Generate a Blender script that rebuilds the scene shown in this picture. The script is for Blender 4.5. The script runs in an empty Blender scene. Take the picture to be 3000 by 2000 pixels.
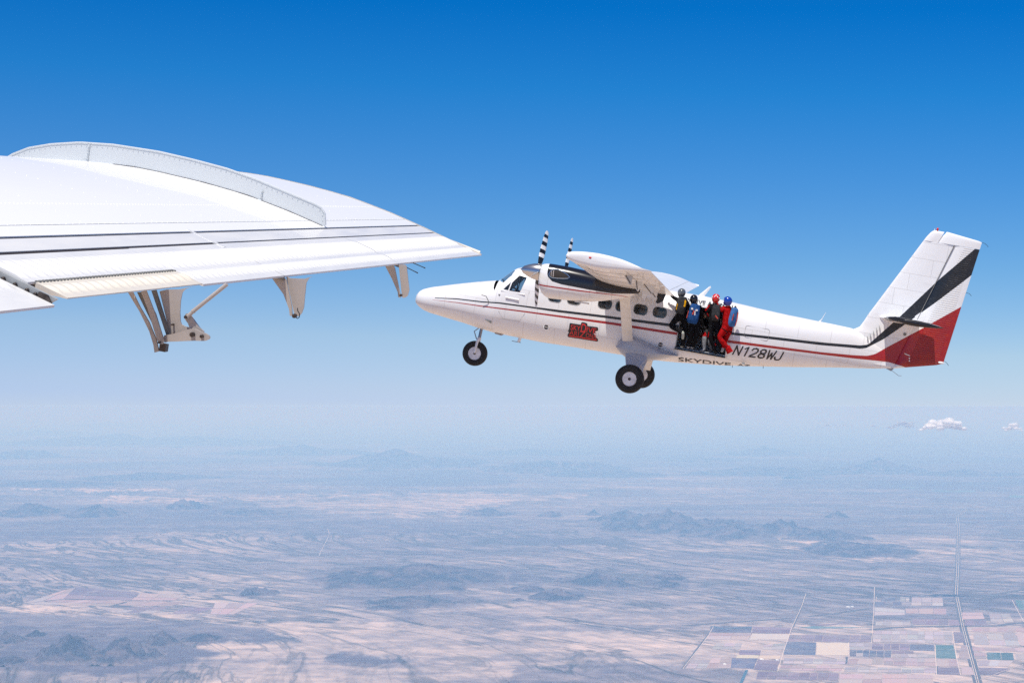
import bpy, bmesh, math, random
import numpy as np
from mathutils import Vector, Matrix, noise as mnoise
R_ = math.radians
sc = bpy.context.scene
COL = sc.collection
# ------------------------------------------------------------------ camera
F3 = 5430.0                       # focal length in pixels of the 3000 pixel wide photograph
PITCH = math.atan(190.0 / F3)     # camera tilted up: the true horizon sits 190 px under the centre
cam_d = bpy.data.cameras.new("camera"); cam = bpy.data.objects.new("camera", cam_d); COL.objects.link(cam)
cam_d.sensor_width = 36.0; cam_d.lens = 36.0 * F3 / 3000.0
cam_d.clip_start = 0.1; cam_d.clip_end = 2.0e6
cam.location = (0, 0, 0); cam.rotation_euler = (math.pi / 2 + PITCH, 0, 0)
sc.camera = cam
CAMW = np.array([[1, 0, 0],
                 [0, math.sin(PITCH), math.cos(PITCH)],
                 [0, -math.cos(PITCH), math.sin(PITCH)]])
# ------------------------------------------------------------------ light
sun_travel = Vector((0.10, 0.36, -0.927)).normalized()
sd = -sun_travel
SUN_EL = math.asin(sd.z); SUN_AZ = math.atan2(sd.x, sd.y)
sun_d = bpy.data.lights.new("sun", 'SUN'); sun_d.energy = 4.8; sun_d.angle = R_(0.5); sun_d.color = (1.0, 0.95, 0.87)
sun = bpy.data.objects.new("sun", sun_d); COL.objects.link(sun)
sun.rotation_euler = sun_travel.to_track_quat('-Z', 'Y').to_euler()
sun.location = (0, 0, 100)
world = bpy.data.worlds.new("World"); sc.world = world; world.use_nodes = True
wn = world.node_tree.nodes; wl = world.node_tree.links
bg = wn["Background"]
sky = wn.new("ShaderNodeTexSky"); sky.sky_type = 'NISHITA'; sky.sun_disc = False
sky.sun_elevation = SUN_EL; sky.sun_rotation = SUN_AZ; sky.altitude = 4000; sky.air_density = 1.0; sky.dust_density = 0.6; sky.ozone_density = 3.0
tc = wn.new("ShaderNodeTexCoord"); sx = wn.new("ShaderNodeSeparateXYZ"); wl.new(tc.outputs["Generated"], sx.inputs[0])
mr = wn.new("ShaderNodeMapRange"); mr.inputs[1].default_value = 0.0; mr.inputs[2].default_value = 0.5
sk = wn.new('ShaderNodeMath'); sk.operation = 'MULTIPLY_ADD'; sk.inputs[1].default_value = 0.035   # the sky is a little deeper to the right
wl.new(sx.outputs[0], sk.inputs[0]); wl.new(sx.outputs[2], sk.inputs[2]); wl.new(sk.outputs[0], mr.inputs[0])
ramp = wn.new("ShaderNodeValToRGB"); wl.new(mr.outputs[0], ramp.inputs[0])
SKYRAMP = [(0.0007, (0.693, 0.754, 1.071)), (0.0147, (0.727, 0.776, 1.04)), (0.0699, (0.778, 0.851, 0.99)), (0.1615, (0.504, 0.819, 1.041)), (0.2521, (0.295, 0.786, 1.148)), (0.3412, (0.1, 0.765, 1.237)), (0.4281, (0.009, 0.669, 1.268)), (1.0, (0.35, 0.6, 1.0))]
while len(ramp.color_ramp.elements) < len(SKYRAMP): ramp.color_ramp.elements.new(0.5)
for e, (p, c) in zip(ramp.color_ramp.elements, SKYRAMP): e.position = p; e.color = (*c, 1)
mx = wn.new("ShaderNodeMix"); mx.data_type = 'RGBA'; mx.blend_type = 'MULTIPLY'; mx.inputs[0].default_value = 1.0
wl.new(sky.outputs[0], mx.inputs[6]); wl.new(ramp.outputs[0], mx.inputs[7])
wl.new(mx.outputs[2], bg.inputs[0]); bg.inputs[1].default_value = 0.10 * 2 ** -0.22
vs = sc.view_settings; vs.view_transform = 'Standard'; vs.look = 'None'; vs.exposure = 0.22; vs.gamma = 1.0
sc.render.engine = 'CYCLES'
cy = sc.cycles; cy.max_bounces = 8; cy.transparent_max_bounces = 16; cy.volume_bounces = 1; cy.use_adaptive_sampling = False; cy.caustics_reflective = False; cy.caustics_refractive = False
cy.sample_clamp_indirect = 4.0; cy.sample_clamp_direct = 6.0; cy.use_denoising = False; cy.denoiser = 'OPENIMAGEDENOISE'; cy.denoising_input_passes = 'RGB_ALBEDO_NORMAL'; cy.denoising_prefilter = 'ACCURATE'
# ------------------------------------------------------------------ helpers
def tag(o, label=None, cat=None, group=None, kind=None):
    if label: o['label'] = label
    if cat: o['category'] = cat
    if group: o['group'] = group
    if kind: o['kind'] = kind
    return o
def empty(name, parent=None, mat=None):
    o = bpy.data.objects.new(name, None); COL.objects.link(o); o.empty_display_size = 0.2
    if mat is not None: o.matrix_world = mat
    if parent is not None: o.parent = parent
    return o
def link(name, me, parent=None, mats=()):
    o = bpy.data.objects.new(name, me); COL.objects.link(o)
    for m in mats:
        if m is not None: me.materials.append(m)
    if parent is not None: o.parent = parent
    return o
def smooth(me, ang=35):
    me.shade_smooth()
    me.set_sharp_from_angle(angle=R_(ang))
class MB:
    """collects geometry into one mesh"""
    def __init__(s): s.v = []; s.f = []; s.mi = []
    def add(s, vs, fs, mi=0):
        n = len(s.v); s.v += [tuple(map(float, v)) for v in vs]
        s.f += [tuple(i + n for i in f) for f in fs]; s.mi += [mi] * len(fs); return s
    def box(s, x0, x1, y0, y1, z0, z1, mi=0):
        return s.add([(x, y, z) for x in (x0, x1) for y in (y0, y1) for z in (z0, z1)],
                     [(0, 1, 3, 2), (4, 6, 7, 5), (0, 4, 5, 1), (2, 3, 7, 6), (0, 2, 6, 4), (1, 5, 7, 3)], mi)
    def prism(s, poly, y0, y1, mi=0, axis=1):
        """polygon in the two other axes, extruded along axis"""
        n = len(poly)
        def P(p, t):
            return (p[0], t, p[1]) if axis == 1 else ((t, p[0], p[1]) if axis == 0 else (p[0], p[1], t))
        vs = [P(p, y0) for p in poly] + [P(p, y1) for p in poly]
        fs = [tuple(range(n)), tuple(range(2 * n - 1, n - 1, -1))] + [(i, i + n, (i + 1) % n + n, (i + 1) % n) for i in range(n)]
        return s.add(vs, fs, mi)
    def loft(s, rings, mi=0, cap=True, close=True):
        n = len(rings[0]); vs = [p for r in rings for p in r]; fs = []
        for k in range(len(rings) - 1):
            for i in range(n if close else n - 1):
                j = (i + 1) % n
                fs.append((k * n + i, k * n + j, (k + 1) * n + j, (k + 1) * n + i))
        if cap:
            fs.append(tuple(range(n - 1, -1, -1))); m = (len(rings) - 1) * n; fs.append(tuple(range(m, m + n)))
        return s.add(vs, fs, mi)
    def tube(s, pts, r, seg=8, mi=0, flat=1.0):
        pts = [Vector(p) for p in pts]; rr = r if isinstance(r, (list, tuple)) else [r] * len(pts); rings = []
        for i, p in enumerate(pts):
            d = (pts[min(i + 1, len(pts) - 1)] - pts[max(i - 1, 0)]).normalized()
            up = Vector((0, 1, 0)) if abs(d.y) < 0.9 else Vector((0, 0, 1))
            a = d.cross(up).normalized(); b = d.cross(a).normalized()
            rings.append([p + (a * math.cos(t) + b * flat * math.sin(t)) * rr[i] for t in [2 * math.pi * k / seg for k in range(seg)]])
        return s.loft(rings, mi)
    def lathe(s, prof, c, axis='y', seg=32, mi=0):
        """prof: (offset along axis, radius)"""
        rings = []
        for t, r in prof:
            ring = []
            for k in range(seg):
                a = 2 * math.pi * k / seg; u, w = r * math.cos(a), r * math.sin(a)
                ring.append({'y': (c[0] + u, c[1] + t, c[2] + w), 'x': (c[0] + t, c[1] + u, c[2] + w), 'z': (c[0] + u, c[1] + w, c[2] + t)}[axis])
            rings.append(ring)
        return s.loft(rings, mi)
    def ball(s, c, r, seg=8, mi=0, sc3=(1, 1, 1)):
        prof = [(-math.cos(math.pi * i / seg), max(math.sin(math.pi * i / seg), 1e-3)) for i in range(seg + 1)]
        rings = [[(c[0] + r * sc3[0] * q * math.cos(2 * math.pi * k / (seg * 2)), c[1] + r * sc3[1] * q * math.sin(2 * math.pi * k / (seg * 2)), c[2] + r * sc3[2] * t) for k in range(seg * 2)] for t, q in prof]
        return s.loft(rings, mi)
    def build(s, name, mats, parent=None, smooth_ang=35):
        me = bpy.data.meshes.new(name); me.from_pydata(s.v, [], s.f); me.validate(); 
        o = link(name, me, parent, mats if isinstance(mats, (list, tuple)) else [mats])
        if len(s.mi) == len(me.polygons): me.polygons.foreach_set('material_index', s.mi)
        bm = bmesh.new(); bm.from_mesh(me); bmesh.ops.recalc_face_normals(bm, faces=bm.faces); bm.to_mesh(me); bm.free()
        if smooth_ang: smooth(me, smooth_ang)
        me.update(); return o
# ---- material helpers
def mat(name, col=(0.5, 0.5, 0.5), rough=0.5, metal=0.0, spec=0.5, noise=0.0, nscale=8.0, coat=0.0, emis=None):
    m = bpy.data.materials.new(name); m.use_nodes = True; nt = m.node_tree; b = nt.nodes["Principled BSDF"]
    b.inputs['Base Color'].default_value = (*col, 1); b.inputs['Roughness'].default_value = rough; b.inputs['Metallic'].default_value = metal
    b.inputs['Specular IOR Level'].default_value = spec; b.inputs['Coat Weight'].default_value = coat
    if noise:
        t = nt.nodes.new('ShaderNodeTexCoord'); n = nt.nodes.new('ShaderNodeTexNoise'); n.inputs['Scale'].default_value = nscale; n.inputs['Detail'].default_value = 5
        nt.links.new(t.outputs['Object'], n.inputs['Vector'])
        r = nt.nodes.new('ShaderNodeValToRGB'); e = r.color_ramp.elements
        e[0].position = 0.3; e[0].color = (*[c * (1 - noise) for c in col], 1); e[1].position = 0.7; e[1].color = (*[min(1, c * (1 + noise * 0.5)) for c in col], 1)
        nt.links.new(n.outputs['Fac'], r.inputs[0]); nt.links.new(r.outputs[0], b.inputs['Base Color'])
        q = nt.nodes.new('ShaderNodeMapRange'); q.inputs[3].default_value = max(0, rough - 0.1); q.inputs[4].default_value = min(1, rough + 0.15)
        nt.links.new(n.outputs['Fac'], q.inputs[0]); nt.links.new(q.outputs[0], b.inputs['Roughness'])
    return m
class NT:
    def __init__(s, m): s.t = m.node_tree; s.n = s.t.nodes; s.l = s.t.links; s.b = s.n["Principled BSDF"]
    def new(s, ty, **kw):
        o = s.n.new(ty)
        for k, v in kw.items(): setattr(o, k, v)
        return o
    def math(s, op, a, b=None, c=None, clamp=False):
        o = s.n.new('ShaderNodeMath'); o.operation = op; o.use_clamp = clamp
        for i, v in enumerate((a, b, c)):
            if v is None: continue
            if isinstance(v, (int, float)): o.inputs[i].default_value = v
            else: s.l.new(v, o.inputs[i])
        return o.outputs[0]
    def mix(s, f, a, b, bt='MIX'):
        o = s.n.new('ShaderNodeMix'); o.data_type = 'RGBA'; o.blend_type = bt
        for i, v in ((0, f), (6, a), (7, b)):
            if isinstance(v, (int, float)): o.inputs[i].default_value = v
            elif isinstance(v, tuple): o.inputs[i].default_value = (*v, 1)
            else: s.l.new(v, o.inputs[i])
        return o.outputs[2]
    def noise(s, vec, scale, detail=4, rough=0.5, dist=0.0):
        o = s.n.new('ShaderNodeTexNoise'); o.inputs['Scale'].default_value = scale; o.inputs['Detail'].default_value = detail
        o.inputs['Roughness'].default_value = rough; o.inputs['Distortion'].default_value = dist; s.l.new(vec, o.inputs['Vector']); return o.outputs['Fac']
    def sstep(s, v, a, b, lo=0.0, hi=1.0):
        o = s.n.new('ShaderNodeMapRange'); o.interpolation_type = 'SMOOTHSTEP'
        for i, x in ((1, a), (2, b), (3, lo), (4, hi)): o.inputs[i].default_value = x
        s.l.new(v, o.inputs[0]); return o.outputs[0]
    def curve(s, v, pts, x0, x1, y0, y1):
        """piecewise linear function through pts"""
        o = s.n.new('ShaderNodeFloatCurve'); mp = o.mapping; c = mp.curves[0]; mp.extend = 'HORIZONTAL'
        q = [((x - x0) / (x1 - x0), (y - y0) / (y1 - y0)) for x, y in pts]
        while len(c.points) < len(q): c.points.new(0.5, 0.5)
        for p, (x, y) in zip(c.points, q): p.location = (x, y); p.handle_type = 'VECTOR'
        mp.update()
        m = s.math('DIVIDE', s.math('SUBTRACT', v, x0), x1 - x0)
        s.l.new(m, o.inputs['Value'])
        return s.math('MULTIPLY_ADD', o.outputs[0], y1 - y0, y0)
# ------------------------------------------------------------------ ground far below
H = 4000.0
SP, CP = math.sin(PITCH), math.cos(PITCH)
def G(px, py, h=0.0):
    """point of the desert floor (height h above it) seen at a place of the 3000 x 2000 photograph"""
    cx, cyy = (px - 1500) / F3, (py - 1000) / F3
    d = (cx, SP * cyy + CP, -CP * cyy + SP); k = (-H + h) / d[2]
    return Vector((d[0] * k, d[1] * k, -H + h))
def GP(x, y):
    """inverse of G for arrays of ground points"""
    cz = CP * y - SP * H; cyy = SP * y + CP * H
    return 1500 + F3 * x / cz, 1000 + F3 * cyy / cz
c4 = lambda P: [(x / 1.568, 1180 + y / 1.568) for x, y in P]
c5 = lambda P: [(1500 + x / 1.568, 1180 + y / 1.568) for x, y in P]
c6 = lambda P: [(2000 + x / 2.352, 1650 + y / 2.352) for x, y in P]
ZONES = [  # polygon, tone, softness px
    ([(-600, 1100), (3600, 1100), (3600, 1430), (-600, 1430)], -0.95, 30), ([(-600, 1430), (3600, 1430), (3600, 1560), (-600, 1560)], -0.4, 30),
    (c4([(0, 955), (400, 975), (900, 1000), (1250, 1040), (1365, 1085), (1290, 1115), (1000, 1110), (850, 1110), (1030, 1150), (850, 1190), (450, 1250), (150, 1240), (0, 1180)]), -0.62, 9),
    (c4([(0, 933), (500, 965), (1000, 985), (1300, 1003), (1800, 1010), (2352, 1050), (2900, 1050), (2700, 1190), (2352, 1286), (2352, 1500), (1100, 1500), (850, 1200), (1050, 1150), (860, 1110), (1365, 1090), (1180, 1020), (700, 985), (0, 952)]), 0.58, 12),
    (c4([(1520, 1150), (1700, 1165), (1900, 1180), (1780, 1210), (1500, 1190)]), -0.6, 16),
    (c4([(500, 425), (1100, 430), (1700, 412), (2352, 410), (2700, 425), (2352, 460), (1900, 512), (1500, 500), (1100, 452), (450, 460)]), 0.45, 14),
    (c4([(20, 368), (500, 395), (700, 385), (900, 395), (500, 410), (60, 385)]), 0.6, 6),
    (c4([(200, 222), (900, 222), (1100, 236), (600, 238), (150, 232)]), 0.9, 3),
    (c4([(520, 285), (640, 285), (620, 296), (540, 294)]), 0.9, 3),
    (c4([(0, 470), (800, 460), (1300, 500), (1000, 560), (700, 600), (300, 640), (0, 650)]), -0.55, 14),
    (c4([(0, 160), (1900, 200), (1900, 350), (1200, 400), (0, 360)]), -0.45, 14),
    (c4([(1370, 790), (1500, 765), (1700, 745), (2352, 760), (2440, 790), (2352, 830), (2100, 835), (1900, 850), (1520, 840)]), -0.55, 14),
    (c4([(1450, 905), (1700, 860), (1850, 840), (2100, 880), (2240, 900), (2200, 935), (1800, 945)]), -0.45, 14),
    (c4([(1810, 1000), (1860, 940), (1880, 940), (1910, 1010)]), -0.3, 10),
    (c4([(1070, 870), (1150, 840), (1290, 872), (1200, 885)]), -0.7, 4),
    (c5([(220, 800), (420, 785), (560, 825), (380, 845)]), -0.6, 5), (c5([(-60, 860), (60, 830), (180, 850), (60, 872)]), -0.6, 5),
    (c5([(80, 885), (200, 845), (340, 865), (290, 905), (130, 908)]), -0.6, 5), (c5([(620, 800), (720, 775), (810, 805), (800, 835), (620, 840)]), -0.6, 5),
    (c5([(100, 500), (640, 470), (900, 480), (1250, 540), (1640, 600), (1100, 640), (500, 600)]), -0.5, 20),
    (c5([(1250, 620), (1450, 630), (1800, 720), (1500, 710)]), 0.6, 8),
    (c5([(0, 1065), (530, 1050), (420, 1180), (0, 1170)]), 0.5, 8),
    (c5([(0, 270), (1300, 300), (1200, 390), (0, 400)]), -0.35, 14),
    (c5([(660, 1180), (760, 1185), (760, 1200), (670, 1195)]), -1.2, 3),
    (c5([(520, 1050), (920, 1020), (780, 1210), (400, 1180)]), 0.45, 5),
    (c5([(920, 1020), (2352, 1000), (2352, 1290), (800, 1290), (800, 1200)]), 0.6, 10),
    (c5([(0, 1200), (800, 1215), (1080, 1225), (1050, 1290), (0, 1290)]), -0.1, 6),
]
def poly_sd(px, py, poly):
    """signed distance (inside positive) of arrays of points to a polygon"""
    P = np.array(poly); d = np.full(px.shape, 1e9); ins = np.zeros(px.shape, bool)
    for i in range(len(P)):
        x0, y0 = P[i]; x1, y1 = P[(i + 1) % len(P)]
        ex, ey = x1 - x0, y1 - y0; wx, wy = px - x0, py - y0
        t = np.clip((wx * ex + wy * ey) / (ex * ex + ey * ey + 1e-9), 0, 1)
        d = np.minimum(d, np.hypot(wx - ex * t, (wy - ey * t) * 2.0))
        c = ((y0 <= py) & (y1 > py)) | ((y1 <= py) & (y0 > py))
        ins ^= c & (wx < ex * (py - y0) / (ey + 1e-12 * (ey == 0)))
    return np.where(ins, d, -d)
pys = list(np.arange(1240.0, 1300, 2.0)) + list(np.arange(1300, 2110, 4.0))
dist = sorted([G(1500, p).y for p in pys] + [40, 400, 1500, 4000, 8000, 13000, 19000, 24000] + [460000.0, 560000.0])
az = list(np.arctan((np.arange(-150, 3151, 9) - 1500) / F3)) 
az = list(np.linspace(-math.pi, az[0] - 0.06, 28)) + az + list(np.linspace(az[-1] + 0.06, math.pi, 28)[:-1])
A, D = np.meshgrid(np.array(az), np.array(dist))
gx, gy = (D * np.sin(A)).ravel(), (D * np.cos(A)).ravel()
n_a, n_d = len(az), len(dist)
vs = np.c_[gx, gy, np.full(gx.shape, -H)]
verts = [(0, 0, -H)] + [tuple(v) for v in vs.tolist()]
fcs = [(0, 1 + (i + 1) % n_a, 1 + i) for i in range(n_a)]
for k in range(n_d - 1):
    for i in range(n_a):
        j = (i + 1) % n_a
        fcs.append((1 + k * n_a + i, 1 + k * n_a + j, 1 + (k + 1) * n_a + j, 1 + (k + 1) * n_a + i))
gm = bpy.data.meshes.new("ground"); gm.from_pydata(verts, [], fcs)
tone = np.zeros(len(verts))
fr = gy > 5000
PX, PY = GP(gx[fr], gy[fr]); tz = np.zeros(PX.shape)
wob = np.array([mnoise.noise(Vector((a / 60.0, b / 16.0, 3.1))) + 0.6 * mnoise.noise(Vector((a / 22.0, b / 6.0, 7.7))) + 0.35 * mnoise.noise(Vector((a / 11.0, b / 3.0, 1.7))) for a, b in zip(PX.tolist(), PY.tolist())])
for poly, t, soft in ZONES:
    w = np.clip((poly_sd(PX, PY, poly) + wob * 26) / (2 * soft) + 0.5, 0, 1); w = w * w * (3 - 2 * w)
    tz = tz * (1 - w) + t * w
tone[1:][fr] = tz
tan_ = np.zeros(len(verts)); tan_[0] = 1; tan_[1:] = np.clip((23000 - np.hypot(gx, gy)) / 5000, 0, 1)  # tan tint on unseen nearby ground, added to warm light bounced onto undersides
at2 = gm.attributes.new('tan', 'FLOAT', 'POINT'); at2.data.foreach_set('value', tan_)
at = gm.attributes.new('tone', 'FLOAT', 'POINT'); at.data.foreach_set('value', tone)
m = mat('desert_soil', rough=1.0, spec=0.1); T = NT(m)
tc = T.new('ShaderNodeTexCoord').outputs['Object']
mp = T.new('ShaderNodeMapping'); mp.inputs['Scale'].default_value = (0.001, 0.001, 0.001); T.l.new(tc, mp.inputs[0]); KM = mp.outputs[0]   # kilometres
rot = T.new('ShaderNodeMapping'); rot.inputs['Rotation'].default_value = (0, 0, R_(-24)); rot.inputs['Scale'].default_value = (0.42, 1.0, 1.0); T.l.new(KM, rot.inputs[0]); KR = rot.outputs[0]
att = T.new('ShaderNodeAttribute'); att.attribute_name = 'tone'; tn = att.outputs['Fac']
big = T.noise(KM, 0.10, 5, 0.6); mid = T.noise(KR, 0.55, 6, 0.68, 0.6); fine = T.noise(KM, 2.2, 5, 0.6)
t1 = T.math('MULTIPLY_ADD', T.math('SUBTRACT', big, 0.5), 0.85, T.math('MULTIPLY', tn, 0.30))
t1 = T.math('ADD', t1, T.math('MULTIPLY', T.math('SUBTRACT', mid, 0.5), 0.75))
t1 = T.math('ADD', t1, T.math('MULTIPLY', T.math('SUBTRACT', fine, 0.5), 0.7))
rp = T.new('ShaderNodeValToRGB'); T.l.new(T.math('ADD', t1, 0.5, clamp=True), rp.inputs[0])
stops = [(0.0, (0.06, 0.056, 0.085)), (0.28, (0.10, 0.085, 0.125)), (0.5, (0.225, 0.19, 0.215)), (0.72, (0.46, 0.365, 0.34)), (1.0, (0.74, 0.55, 0.48))]
while len(rp.color_ramp.elements) < len(stops): rp.color_ramp.elements.new(0.5)
for e, (p, c) in zip(rp.color_ramp.elements, stops): e.position = p; e.color = (*c, 1)
def vein(vec, sc_, w, dist_=1.2):
    n = T.noise(vec, sc_, 5, 0.55, dist_)
    return T.sstep(T.math('ABSOLUTE', T.math('SUBTRACT', n, 0.5)), 0.0, w, 1.0, 0.0)
rA = T.new('ShaderNodeMapping'); rA.inputs['Rotation'].default_value = (0, 0, R_(57)); 
wz = T.new('ShaderNodeTexNoise'); wz.inputs['Scale'].default_value = 0.035; wz.inputs['Detail'].default_value = 2; T.l.new(KM, wz.inputs['Vector'])
wa = T.new('ShaderNodeVectorMath'); wa.operation = 'MULTIPLY_ADD'; T.l.new(wz.outputs['Color'], wa.inputs[0]); wa.inputs[1].default_value = (15, 15, 0); T.l.new(KM, wa.inputs[2])
T.l.new(wa.outputs[0], rA.inputs[0])
sA = T.new('ShaderNodeMapping'); sA.inputs['Scale'].default_value = (0.17, 0.9, 1); T.l.new(rA.outputs[0], sA.inputs[0]); VA = sA.outputs[0]
v1 = vein(VA, 0.6, 0.030, 0.7); v2 = vein(VA, 1.5, 0.055, 0.9); v3 = vein(KM, 0.35, 0.016, 1.5)
gate = T.sstep(T.noise(KM, 0.16, 2), 0.36, 0.62)
pg = T.math('MULTIPLY', T.sstep(tn, 0.2, 0.8, 1.0, 0.55), T.sstep(tn, -0.6, -0.2, 0.25, 1.0))
vv = T.math('MAXIMUM', T.math('MAXIMUM', T.math('MULTIPLY', v1, 0.95), T.math('MULTIPLY', v3, 0.35)), T.math('MULTIPLY', v2, T.math('MULTIPLY_ADD', gate, 0.6, 0.4)))
ta = T.new('ShaderNodeAttribute'); ta.attribute_name = 'tan'
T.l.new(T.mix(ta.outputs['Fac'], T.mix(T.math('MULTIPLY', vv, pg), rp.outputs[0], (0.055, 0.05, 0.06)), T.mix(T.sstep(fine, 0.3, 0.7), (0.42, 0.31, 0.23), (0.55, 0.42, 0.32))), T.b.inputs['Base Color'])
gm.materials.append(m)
ground = bpy.data.objects.new('ground', gm); COL.objects.link(ground); tag(ground, 'pale pink desert floor veined with dark washes far below the aircraft', 'ground', kind='structure')
# ------------------------------------------------------------------ hills and mountains
mh = mat('desert_rock', rough=1.0, spec=0.1); T = NT(mh)
tc = T.new('ShaderNodeTexCoord').outputs['Object']
mp = T.new('ShaderNodeMapping'); mp.inputs['Scale'].default_value = (0.001, 0.001, 0.001); T.l.new(tc, mp.inputs[0])
nz = T.noise(mp.outputs[0], 2.2, 6, 0.65)
ea = T.new('ShaderNodeAttribute'); ea.attribute_name = 'apron'
nf = T.noise(mp.outputs[0], 0.9, 6, 0.7)
ed = T.sstep(T.math('MULTIPLY_ADD', T.math('SUBTRACT', nf, 0.5), 0.5, ea.outputs['Fac']), 0.02, 0.22)
rk = T.mix(T.sstep(nz, 0.38, 0.68), (0.02, 0.022, 0.046), (0.125, 0.10, 0.125))
T.l.new(T.mix(ed, T.mix(T.sstep(nf, 0.35, 0.65), (0.12, 0.10, 0.125), (0.25, 0.2, 0.215)), rk), T.b.inputs['Base Color'])
def hill(name, px, py, wpx, dfac, hpx, seed, rough=0.5, label=None, n=(72, 40), m=mh, cones=None):
    c = G(px, py); dd = c.y; w = wpx / F3 * dd; dep = w * dfac; hh = hpx / F3 * dd
    if wpx > 100: n = (n[0] * 2, int(n[1] * 1.6))
    V = []; EK = []
    for j in range(n[1]):
        for i in range(n[0]):
            u = i / (n[0] - 1) * 2 - 1; v = j / (n[1] - 1) * 2 - 1
            x, y = c.x + u * w, c.y + v * dep
            r = math.hypot(u, v) + 0.26 * mnoise.noise(Vector((u * 1.7 + seed, v * 1.7, seed))) + 0.20 * mnoise.noise(Vector((u * 4.5 + seed, v * 4.5, seed))) + 0.10 * mnoise.noise(Vector((u * 11 + seed, v * 11, seed))) + 0.06
            k = max(0.0, 1 - r); base = k ** 1.1
            if cones:
                base = 0.35 * k ** 1.2 + max([0.0] + [a * max(0, 1 - math.hypot((u - cu) / cr, (v - cv) / (cr * 1.3))) ** 1.2 for cu, cv, cr, a in cones]) * min(1, k * 5)
            rd = mnoise.ridged_multi_fractal(Vector((u * 2.2 + seed * 3.1, v * 2.2 * max(0.4, dfac), seed)), 1.0, 2.1, 5, 1.0, 2.0)
            z = hh * base * (1 - rough + rough * rd * 0.75) - (0.03 * hh + 12) * (1 - min(1, k * 8))
            V.append((x, y, -H + z)); EK.append(k)
    Fc = [(j * n[0] + i, j * n[0] + i + 1, (j + 1) * n[0] + i + 1, (j + 1) * n[0] + i) for j in range(n[1] - 1) for i in range(n[0] - 1)]
    me = bpy.data.meshes.new(name); me.from_pydata(V, [], Fc); me.shade_smooth()
    ae = me.attributes.new('apron', 'FLOAT', 'POINT'); ae.data.foreach_set('value', EK)
    return tag(link(name, me, None, [m]), label, 'hill' if name == 'hills' else 'mountains', kind='structure')
HL = [ # px, py, half width, depth factor, height px, seed
    (1190, 1697, 330, 1.5, 34, 1.3, 0.6), (1190, 1765, 150, 1.5, 12, 2.9, 0.6), (1375, 1762, 55, 1.2, 9, 8.1, 0.5), (757, 1738, 72, 1.6, 19, 4.4, 0.6),
    (1745, 1706, 125, 1.6, 22, 5.2, 0.55), (1545, 1728, 62, 1.6, 13, 6.3, 0.5), (1630, 1750, 92, 1.6, 19, 7.1, 0.55), (1520, 1758, 22, 1.4, 6, 7.6, 0.4),
    (1958, 1694, 62, 1.6, 17, 9.4, 0.5), (1950, 1713, 62, 1.6, 11, 10.2, 0.5),
    (1940, 1550, 210, 1.6, 46, 11.7, 0.6), (2110, 1560, 240, 1.6, 38, 12.5, 0.65), (1830, 1528, 130, 1.2, 26, 31.0, 0.5), (2300, 1562, 120, 1.3, 30, 13.3, 0.6), (2420, 1575, 150, 1.3, 22, 14.6, 0.7),
    (2500, 1610, 200, 1.8, 14, 15.1, 0.9), (2455, 1518, 42, 1.3, 22, 16.8, 0.5), (1738, 1508, 32, 1.3, 11, 17.2, 0.4), (1612, 1512, 48, 1.3, 13, 18.4, 0.5),
    (80, 1508, 120, 1.5, 26, 19.6, 0.6), (280, 1510, 120, 1.5, 22, 20.5, 0.6), (550, 1490, 90, 1.5, 22, 21.1, 0.6), (740, 1505, 110, 1.4, 18, 22.4, 0.6), (1430, 1508, 85, 1.3, 15, 23.7, 0.4),
    (200, 1925, 120, 1.5, 44, 24.3, 0.65), (370, 1925, 120, 1.5, 46, 25.1, 0.65), (468, 1885, 62, 1.4, 26, 26.6, 0.6), (590, 1872, 70, 1.4, 16, 27.2, 0.5), (105, 1862, 42, 1.3, 14, 28.5, 0.6),
    (20, 1880, 60, 1.4, 22, 29.7, 0.6), (220, 1880, 42, 1.3, 15, 30.6, 0.6), (285, 1862, 34, 1.3, 10, 32.3, 0.6), (20, 1940, 70, 1.3, 20, 33.1, 0.6),
]
for i, h in enumerate(HL):
    big_ = h[2] > 100
    hill('hills', h[0], h[1], h[2], h[3], h[4] * 1.35, *h[5:], label='dark rocky desert hills rising from the pale plain far below' )
FAR = [(300, 1300, 380, 1.6, 26, 41.1), (120, 1275, 260, 1.2, 16, 42.2), (620, 1302, 330, 1.2, 24, 43.3), (60, 1342, 170, 1.3, 26, 44.4), (1180, 1362, 360, 1.2, 34, 45.5),
       (900, 1330, 300, 1.0, 20, 46.6), (1620, 1378, 300, 1.2, 28, 47.7), (1560, 1330, 260, 1.2, 14, 48.8), (2240, 1336, 160, 1.2, 28, 49.9), (2060, 1352, 140, 1.0, 12, 50.1), (2560, 1385, 220, 1.2, 32, 51.2),
       (2230, 1388, 280, 1.2, 24, 52.3), (1780, 1392, 220, 1.2, 16, 53.4), (350, 1252, 300, 1.0, 14, 54.5), (760, 1258, 240, 1.0, 10, 55.6), (2850, 1392, 200, 1.0, 16, 56.7), (440, 1400, 260, 1.2, 14, 57.8), (150, 1420, 220, 1.0, 14, 58.9)]
for h in FAR: hill('mountains', h[0], h[1], h[2], h[3], h[4] * 1.15, h[5], 0.55, label='distant blue desert mountain ridge fading into the haze', n=(96, 24))
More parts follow.
